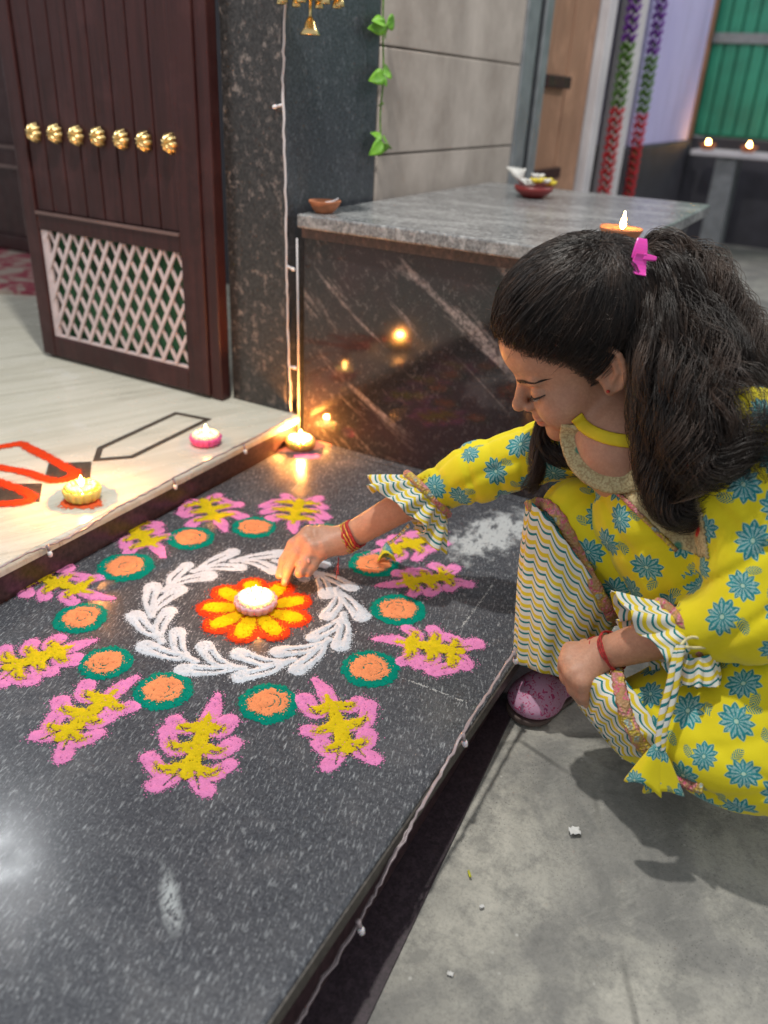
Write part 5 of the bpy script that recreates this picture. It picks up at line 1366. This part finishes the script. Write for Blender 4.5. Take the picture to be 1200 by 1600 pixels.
# ---------------- tie cords with cloth tassels
def tassel(pts, cone_tip, cone_end, w, ang, name='tie_tassel', dd=0.004):
    b = MB(); P = cat_rom(np.array(pts), 26); T, N, B = frames(P)
    V = []; F = []; k = 6
    for i in range(len(P)):
        for j in range(k):
            a = 2 * math.pi * j / k; V.append(P[i] + 0.0042 * math.cos(a) * N[i] + 0.0022 * math.sin(a) * B[i])
    for i in range(len(P) - 1):
        for j in range(k): F.append((i * k + j, i * k + (j + 1) % k, (i + 1) * k + (j + 1) % k, (i + 1) * k + j))
    o = mk(name, V, F, M_STRIPE, kurta); l = o.data.uv_layers.new(name='print')
    uv = []
    for i in range(len(P) - 1):
        for j in range(k): uv += [(0.003 * j, 0.004 * i), (0.003 * (j + 1), 0.004 * i), (0.003 * (j + 1), 0.004 * (i + 1)), (0.003 * j, 0.004 * (i + 1))]
    l.data.foreach_set('uv', np.array(uv, np.float32).ravel())
    ct, ce = np.array(cone_tip), np.array(cone_end); ax_ = ce - ct; L = np.linalg.norm(ax_); ax_ /= L
    vw = ct - CAM_LOC; s_ = np.cross(ax_, vw); s_ /= np.linalg.norm(s_); n_ = np.cross(s_, ax_)
    m, n = 12, 28; V = np.zeros((m, n, 3))
    for i in range(m):
        u = i / (m - 1)
        for j in range(n):
            a = 2 * math.pi * j / n; r = w * (u ** 0.8) * (1 + 0.10 * math.cos(4 * a + 1)) + 0.002
            V[i, j] = ct + ax_ * (L * u + 0.006 * u * math.cos(2 * a)) + s_ * r * math.cos(a) + n_ * r * 0.55 * math.sin(a)
    v, fc_ = bvg(V); F_ = np.array(fc_); o2 = mk('tassel_cloth', v, F_, M_FLOR, o); print_uv(o2, v, F_, 0.016, 0.04, seed=int(w * 1e4))
    md = o2.modifiers.new('thick', 'SOLIDIFY'); md.thickness = 0.001
tp = lambda x, y, d_: atd(x, y, d_)
tassel([tp(1062, 1008, 0.965), tp(1054, 1030, 0.965), tp(1046, 1070, 0.965), tp(1034, 1120, 0.968), tp(1028, 1170, 0.972)], tp(1029, 1160, 0.972), tp(1006, 1226, 0.985), 0.020, 0)
tassel([tp(1066, 1008, 0.963), tp(1062, 1030, 0.962), tp(1052, 1090, 0.965), tp(1038, 1140, 0.968), tp(1034, 1175, 0.972)], tp(1033, 1168, 0.972), tp(1036, 1234, 0.985), 0.021, 0)
b = MB(); b.tube(cat_rom([tp(1062, 1010, 0.964), tp(1078, 996, 0.963), tp(1102, 1000, 0.965), tp(1108, 1010, 0.968), tp(1085, 1012, 0.964), tp(1064, 1010, 0.963)], 24), 0.0019, 7); b.build('tie_bow', M_YPALE, kurta)
tassel([tp(640, 820, 1.33), tp(622, 838, 1.34), tp(606, 850, 1.35)], atz(604, 848, 0.030), atz(604, 872, 0.012), 0.014, 0)
# yellow neck band
bvN = bv_join((VH, Fh), (VK, FK))
bvN2 = bv_join((VH, Fh), (VK[np.unique(FK[keep])], np.unique(FK[keep], return_inverse=True)[1].reshape(-1, 4)), (VB, FB))
strip_on(bvN2, [(893, 662), (897, 692), (909, 722), (934, 744), (966, 752), (1003, 748)], 0.030, 'bib_neckline', M_BIB, kurta, 0.003, th=0.0016, wob=0.15)
strip_on(bvN, [(900, 650), (914, 666), (930, 677), (955, 686), (985, 690), (1010, 688)], 0.017, 'neck_band', M_YCLOTH, kurta, 0.003, wob=0.15)

# ---------------- wrist threads
def wrist(P0, P1, u, r, mat, name, k=3, spread=0.006, rr=0.0018, sq=1.0):
    c = P0 * (1 - u) + P1 * u; T = (P1 - P0) / np.linalg.norm(P1 - P0); a = np.cross(T, [0, 0, 1.0]); a /= np.linalg.norm(a); bb = np.cross(T, a)
    b = MB(); R = np.random.default_rng(int(u * 100))
    for q in range(k):
        t = np.linspace(0, 2 * math.pi, 40); s_ = (q - (k - 1) / 2) * spread / max(1, k - 1)
        P = c + T * (s_ + 0.0014 * np.sin(3 * t + q))[:, None] + (r + 0.0006 * np.sin(9 * t + q)[:, None]) * (np.cos(t)[:, None] * a + np.sin(t)[:, None] * bb)
        b.tube(P, rr, 6, False)
    return b, c, T
b, c, T = wrist(Re * 0.4 + Rc * 0.6, Rw, 0.945, 0.0236, M_THREAD, 'thread', 11, 0.028, 0.0019)
for e in ((525, 905), (529, 898), (522, 892)):
    p = cast(bvR, 528, 868, 0.002)
    if p is not None: b.tube(cat_rom([p, p + V3(0.002, -0.002, -0.008), atz(e[0], e[1], 0.028)], 8), 0.0007, 5)
tb_ = b.build('thread_bracelet', M_THREAD, girl)
b, c, T = wrist(Re * 0.4 + Rc * 0.6, Rw, 0.945, 0.0250, M_GOLDTH, 'thread', 4, 0.018, 0.0011); b.build('gold_thread', M_GOLDTH, tb_)
b, c, T = wrist(Lc, Lw, 0.84, 0.0268, M_THREAD, 'thread', 3, 0.004, 0.0011); tb_ = b.build('thread_bracelet', M_THREAD, girl)
b, c, T = wrist(Lc, Lw, 1.06, 0.0250, M_THREAD, 'thread', 2, 0.006, 0.0010); b.build('loose_thread', M_THREAD, tb_)

# ---------------- shoe
toe = atz(812, 1108, GZ0 + 0.018); heel = atz(905, 1050, GZ0 + 0.02); dS = (heel - toe) / np.linalg.norm(heel - toe); heel = toe + dS * 0.185
sS = np.cross(dS, [0, 0, 1.0]); sS /= np.linalg.norm(sS)
f = Field(np.minimum(toe, heel) - 0.07, np.maximum(toe, heel) + np.array([0.07, 0.07, 0.09]), 0.0025)
up = V3(0, 0, 1)
f.ell(toe + dS * 0.032 + up * 0.004, (0.041, 0.041, 0.022), 0); f.cap(toe + dS * 0.05 + up * 0.012, toe + dS * 0.10 + up * 0.016, 0.032, 0.028, 0.02); f.cap(toe + dS * 0.10 + up * 0.016, heel - dS * 0.03 + up * 0.02, 0.028, 0.026, 0.02)
f.ell(toe + dS * 0.115 + up * 0.045, (0.055, 0.055, 0.034), 0.004, 's')
f.F = np.maximum(f.F, (GZ0 + 0.008 - f.ax[2])[None, None, :].astype(np.float32))
Vv, Ff = f.mesh(2); sh_ = mk('shoe', Vv, Ff, M_SHOE, girl)
f = Field(np.minimum(toe, heel) - 0.07, np.maximum(toe, heel) + np.array([0.07, 0.07, 0.02]), 0.0028)
f.cap(toe + dS * 0.026 - up * 0.012, toe + dS * 0.10 - up * 0.012, 0.037, 0.027, 0.01); f.cap(toe + dS * 0.10 - up * 0.012, heel - dS * 0.03 - up * 0.012, 0.027, 0.024, 0.01)
zz = f.ax[2][None, None, :]; f.F = np.maximum(f.F, np.maximum(GZ0 + 0.0005 - zz, zz - (GZ0 + 0.010)).astype(np.float32))
Vv, Ff = f.mesh(1); mk('sole', Vv, Ff, M_SOLE, sh_)
f = Field(np.minimum(toe, heel) - 0.05, np.maximum(toe, heel) + np.array([0.05, 0.05, 0.14]), 0.003)
# ---------------- hair
HC = V3(-0.004, 0, 0.046); HR = np.array([0.1035, 0.0815, 0.0905])                 # hair shell ellipsoid (head space)
hlx = [-0.12, -0.095, -0.06, -0.035, -0.020, -0.004, 0.006, 0.016, 0.024, 0.036, 0.052, 0.070, 0.083, 0.12]
hlz = [-0.07, -0.065, -0.050, -0.020, 0.022, 0.036, 0.022, -0.012, 0.014, 0.034, 0.049, 0.064, 0.075, 0.088]
def hair_line(x): return np.interp(x, hlx, hlz)
f = Field((-0.14, -0.11, -0.09), (0.13, 0.11, 0.16), 0.0028)
f.ell((-0.006, 0, 0.045), (0.1010, 0.0795, 0.0885), 0); f.ell((0.046, 0, 0.047), (0.0508, 0.0592, 0.0562), 0.02); f.ell((-0.05, 0, 0.0), (0.055, 0.068, 0.06), 0.03)
x, y, z = np.meshgrid(*f.ax, indexing='ij', sparse=True)
g = (hair_line(x) - z + 0.004) * 0.8 + 0 * y; A = f.F; k = 0.006
hh = np.clip(0.5 - 0.5 * (A - g) / k, 0, 1); f.F = (A + (g - A) * hh + k * hh * (1 - hh)).astype(np.float32)
Vc, Fc = f.mesh(2)
hair = mk('hair', h2w(Vc), Fc, M_HAIR, girl)
def strands(name, SV, mat, parent, r0=0.00042, kind=None):
    """SV: (n, m, 3) polylines -> thin three-sided tubes in one mesh"""
    n, m, _ = SV.shape; T = np.gradient(SV, axis=1); T /= np.linalg.norm(T, axis=2)[..., None] + 1e-12
    a = np.array([0.31, 0.77, 0.55]); N = np.cross(T, a); N /= np.linalg.norm(N, axis=2)[..., None] + 1e-12; B = np.cross(T, N)
    rad = r0 * np.interp(np.linspace(0, 1, m), [0, 0.1, 0.7, 1], [0.8, 1, 0.9, 0.15])[None, :, None]
    V = np.stack([SV + rad * (math.cos(q) * N + math.sin(q) * B) for q in (0, 2.094, 4.189)], 2).reshape(-1, 3)
    base = (np.arange(n)[:, None] * m + np.arange(m - 1)[None]).ravel() * 3
    F = np.concatenate([np.stack([base + q, base + (q + 1) % 3, base + 3 + (q + 1) % 3, base + 3 + q], 1) for q in range(3)])
    off = np.array(world_off(parent)); me = bpy.data.meshes.new(name)
    me.vertices.add(len(V)); me.vertices.foreach_set('co', (V - off).astype(np.float32).ravel())
    me.loops.add(len(F) * 4); me.loops.foreach_set('vertex_index', F.astype(np.int32).ravel())
    me.polygons.add(len(F)); me.polygons.foreach_set('loop_start', (np.arange(len(F)) * 4).astype(np.int32)); me.polygons.foreach_set('loop_total', np.full(len(F), 4, np.int32))
    me.polygons.foreach_set('use_smooth', np.ones(len(F), bool)); me.update(); me.validate()
    me.materials.append(mat); o = link(bpy.data.objects.new(name, me)); o.parent = parent
    if kind: o['kind'] = kind
    return o
KP = V3(-0.062, 0.020, 0.122)                                                   # where the clip gathers the hair
R = np.random.default_rng(21)
def to_s(p): return (p - HC) / HR
def scalp_strands(n, m=16):
    out = []
    ks = to_s(KP); ks /= np.linalg.norm(ks)
    while len(out) < n:
        v = R.normal(size=3); v /= np.linalg.norm(v); p = HC + HR * v
        hlz_ = hair_line(p[0])
        if p[2] < hlz_ - 0.002 or p[1] < -0.075: continue
        if R.random() > 0.25 + 0.75 * math.exp(-max(0, p[2] - hlz_) / 0.04): continue
        tgt = ks + R.normal(0, 0.07, 3); tgt /= np.linalg.norm(tgt)
        ang = math.acos(np.clip(v @ tgt, -1, 1)); 
        if ang < 0.15: continue
        t = np.linspace(0, 1, m); w = (np.sin((1 - t) * ang)[:, None] * v + np.sin(t * ang)[:, None] * tgt) / math.sin(ang)
        # sag: side hair dips before rising to the clip
        sag = (0.16 + 0.07 * R.standard_normal()) * np.sin(math.pi * t)[:, None] * np.array([-0.3, 0, -1.0]) * (1 if v[1] > 0 else 0.5) * (1 if v[2] < 0.75 else 0.2)
        w = w + sag; w /= np.linalg.norm(w, axis=1)[:, None]
        lift = 0.992 + (0.045 + 0.085 * R.random()) * np.clip(np.sin(math.pi * np.clip(t, 0, 1)), 0, 1) ** 0.8 + 0.02 * t
        ph = R.random() * 6.28
        q = HC + HR * (w * lift[:, None]); q = q + (0.0009 + 0.0022 * R.random() ** 3) * np.sin((5 + 5 * R.random()) * t[:, None] + ph + np.array([0, 1, 2.0]))
        out.append(q)
    return h2w(np.array(out))
strands('hair_strand_layer', scalp_strands(6500), M_HAIR, hair, 0.00038, 'stuff'); strands('hair_strand_layer', scalp_strands(1500), M_HAIRB, hair, 0.00036, 'stuff')
# fly-away baby hair along the forehead and crown
def flyaway(n, m=8):
    out = []
    for i in range(n):
        v = R.normal(size=3); v[1] = abs(v[1]); v /= np.linalg.norm(v); p = HC + HR * v * 1.01
        if p[2] < hair_line(p[0]) + (0.022 if p[0] > -0.01 else 0.0): continue
        d = np.cross(v, R.normal(size=3)); d /= np.linalg.norm(d); L = R.uniform(0.012, 0.035); t = np.linspace(0, 1, m)[:, None]
        out.append(p + d * L * t + v * L * 0.45 * t ** 1.3 + 0.002 * np.sin(5 * t + R.random(3) * 6))
    return h2w(np.array(out))
strands('hair_flyaway', flyaway(800), M_HAIRB, hair, 0.00022, 'stuff')
def baby(n, m=7):
    out = []
    while len(out) < n:
        x_ = R.uniform(-0.005, 0.088); z_ = hair_line(x_) + R.normal(-0.0015, 0.003); r2 = 1 - ((x_ - HC[0]) / HR[0]) ** 2 - ((z_ - HC[2]) / HR[2]) ** 2
        if r2 <= 0.0: continue
        p = np.array([x_, HR[1] * math.sqrt(r2) * (1 if R.random() < 0.8 else -1), z_]); v = to_s(p); v /= np.linalg.norm(v)
        d = np.array([-0.75, 0.0, 0.65]) + R.normal(0, 0.35, 3); d -= v * (v @ d); d /= np.linalg.norm(d); L = R.uniform(0.008, 0.020); t = np.linspace(0, 1, m)[:, None]
        q = p + d * L * t; s_ = to_s(q); s_ /= np.linalg.norm(s_, axis=1)[:, None]; out.append(HC + HR * s_ * (0.985 + 0.03 * t))
    return h2w(np.array(out))
strands('baby_hair', baby(700), M_HAIRB, hair, 0.00026, 'stuff')
def lock(pts, w, n, curl=0.006, freq=9.0, m=34, seed=0, spread_end=1.0):
    Rl = np.random.default_rng(seed); P = cat_rom(np.array([atd(*p) for p in pts]), m); T, N, B = frames(P); out = []
    t = np.linspace(0, 1, m); wf = np.interp(t, [0, 0.25, 0.7, 1], [0.45, 1.0, 0.9, 0.55 * spread_end]) * w
    for i in range(n):
        if i % 14 == 0: ca_ = Rl.random() * 6.28; cr_ = math.sqrt(Rl.random()); cp_ = Rl.normal(0, 1.0); cf_ = Rl.uniform(0.75, 1.2); cc_ = Rl.uniform(0.7, 1.7)      # a new wisp
        a = ca_ + Rl.normal(0, 0.11) / (0.3 + cr_); rr = abs(cr_ + Rl.normal(0, 0.075)); ph = cp_ + Rl.normal(0, 0.22); c = curl * cc_ * Rl.uniform(0.85, 1.15) * np.interp(t, [0, 0.2, 1], [0.1, 0.7, 1.35]); fr = freq * cf_ * Rl.uniform(0.96, 1.04)
        L = np.clip(Rl.normal(1.0, 0.10), 0.65, 1.12); tt = np.clip(t * L, 0, 1); ii = tt * (m - 1); i0 = np.minimum(ii.astype(int), m - 2); fx = (ii - i0)[:, None]
        Pc = P[i0] * (1 - fx) + P[i0 + 1] * fx; Nc = N[i0]; Bc = B[i0]
        q = Pc + (rr * wf * math.cos(a) + c * np.cos(fr * t + ph))[:, None] * Nc + (rr * wf * math.sin(a) + c * np.sin(fr * t + ph))[:, None] * Bc
        q += 0.0008 * np.stack([np.sin(17 * t + Rl.random() * 6), np.sin(15 * t + Rl.random() * 6), np.sin(19 * t + Rl.random() * 6)], 1)
        out.append(q)
    return np.array(out)
LK = [  # guide points (px, py, depth), width, count, curl, freq, material
    ([(1000, 405, 1.045), (1045, 405, 1.04), (1095, 445, 1.03), (1135, 505, 1.02), (1185, 575, 1.0)], 0.036, 620, 0.011, 15, 1),
    ([(998, 412, 1.03), (1040, 445, 1.01), (1090, 515, 0.995), (1130, 575, 0.99), (1200, 615, 0.98)], 0.036, 560, 0.010, 13, 0),
    ([(994, 425, 1.02), (1025, 490, 0.995), (1058, 570, 0.975), (1092, 640, 0.96), (1140, 690, 0.945), (1208, 720, 0.935)], 0.034, 560, 0.010, 14, 0),
    ([(990, 440, 1.01), (1012, 520, 0.985), (1030, 600, 0.972), (1048, 680, 0.968), (1072, 740, 0.975), (1108, 738, 0.968)], 0.021, 380, 0.010, 14, 0),
    ([(990, 470, 1.01), (1006, 560, 0.998), (1012, 640, 0.99), (1016, 715, 0.995), (1030, 775, 1.0), (1058, 803, 0.995), (1088, 792, 0.985), (1096, 762, 0.98)], 0.016, 300, 0.009, 14, 0),
    ([(992, 540, 1.005), (1000, 620, 1.0), (1008, 680, 1.0), (1014, 740, 1.005), (1032, 785, 1.005)], 0.013, 190, 0.008, 13, 1),
    ([(1010, 560, 0.99), (1050, 650, 0.968), (1082, 718, 0.952), (1122, 738, 0.938), (1168, 690, 0.932), (1208, 672, 0.93)], 0.022, 360, 0.010, 14, 0),
    ([(1012, 420, 1.05), (1070, 425, 1.05), (1125, 485, 1.045), (1165, 555, 1.035), (1205, 572, 1.02)], 0.032, 460, 0.013, 17, 1),
    ([(870, 610, 1.19), (858, 655, 1.18), (852, 690, 1.165), (872, 715, 1.15), (905, 728, 1.14)], 0.013, 240, 0.005, 8, 0),
    ([(866, 620, 1.19), (850, 665, 1.18), (842, 710, 1.17), (835, 745, 1.165), (822, 768, 1.16)], 0.010, 170, 0.005, 8, 1),
    ([(1000, 430, 1.03), (1040, 500, 1.0), (1085, 590, 0.975), (1120, 650, 0.96), (1150, 650, 0.95), (1205, 690, 0.94)], 0.050, 260, 0.016, 19, 1),
    ([(1000, 500, 1.0), (1030, 590, 0.975), (1060, 660, 0.965), (1078, 720, 0.965), (1095, 770, 0.965)], 0.034, 200, 0.013, 17, 1),
]
f = Field((0.55, -0.85, 0.10), (1.25, -0.15, 0.65), 0.0045)
for pts, w, n, cu, fr, mt in LK[:4] + LK[6:8]:
    P = cat_rom(np.array([atd(*p) for p in pts]), 12); ww = np.interp(np.linspace(0, 1, 12), [0, 0.25, 0.7, 1], [0.32, 0.54, 0.30, 0.03]) * w
    f.chain(list(P[:10]), list(ww[:10]), 0.012)
f.wrinkle(0.003, [(160, 40, 90), (60, 150, 80), (90, 100, -120)], 3)
Vm, Fm = f.mesh(2); mk('hair_mass', Vm, Fm, M_HAIR, hair)
for i, (pts, w, n, cu, fr, mt) in enumerate(LK):
    strands('hair_lock', lock(pts, w, int(n * 1.5), cu, fr, seed=40 + i), M_HAIRB if mt else M_HAIR, hair, 0.00038, 'stuff')
# ---------------- claw clip
c = atd(1000, 398, 0.968); d1 = atd(1004, 376, 0.968) - c; d1 /= np.linalg.norm(d1); d2 = atd(1022, 404, 0.968) - c; d2 -= d1 * (d1 @ d2); d2 /= np.linalg.norm(d2); d3 = np.cross(d1, d2)
clip = None
def plate(name, c0, a, b_, n_, la, lb, t, parent, bend=0.0):
    V = []; F = []; k = 7
    for i in range(k):
        u = i / (k - 1) - 0.5; wv = lb * (1 - 0.35 * (u + 0.5) ** 2)
        for s_ in (-1, 1):
            for q in (0, 1): V.append(c0 + a * u * la + b_ * s_ * wv / 2 + n_ * (q * t + bend * u * u * 4))
    for i in range(k - 1):
        o = i * 4; F += [(o, o + 2, o + 6, o + 4), (o + 1, o + 5, o + 7, o + 3), (o, o + 4, o + 5, o + 1), (o + 2, o + 3, o + 7, o + 6)]
    F += [(0, 1, 3, 2), (4 * k - 4, 4 * k - 2, 4 * k - 1, 4 * k - 3)]
    o = fix_normals(mk(name, V, F, M_CLIP, parent, smooth=False)); bevel(o, 0.0012, 2); return o
clip = plate('hair_clip', c + d1 * 0.008, d1, d2, d3, 0.026, 0.018, 0.003, girl, 0.002)
plate('clip_jaw', c - d1 * 0.012 + d2 * 0.001, d1, d2, d3, 0.026, 0.020, 0.003, clip, -0.004)
plate('clip_wing', c + d2 * 0.012 - d1 * 0.002 - d3 * 0.003, d2, d1, d3, 0.016, 0.008, 0.004, clip, 0.0)
b = MB(); b.tube(ring(c + d3 * 0.004 - d1 * 0.002 + d2 * 0.003, d1 * 0.003, d2 * 0.003, 14), 0.0008, 5, False); b.build('clip_spring', M_STEEL, clip)
# ---------------- ear stud
p = cast(bvH, 950, 611, 0.0015)
if p is not None:
    b = MB(); b.lathe([(0.0005, -0.0022), (0.0022, -0.001), (0.0024, 0.0008), (0.0005, 0.0022)], p, 10); b.build('ear_stud', NT('red_ear_stud').set(color=(0.45, 0.03, 0.02), rough=0.2).m, girl)
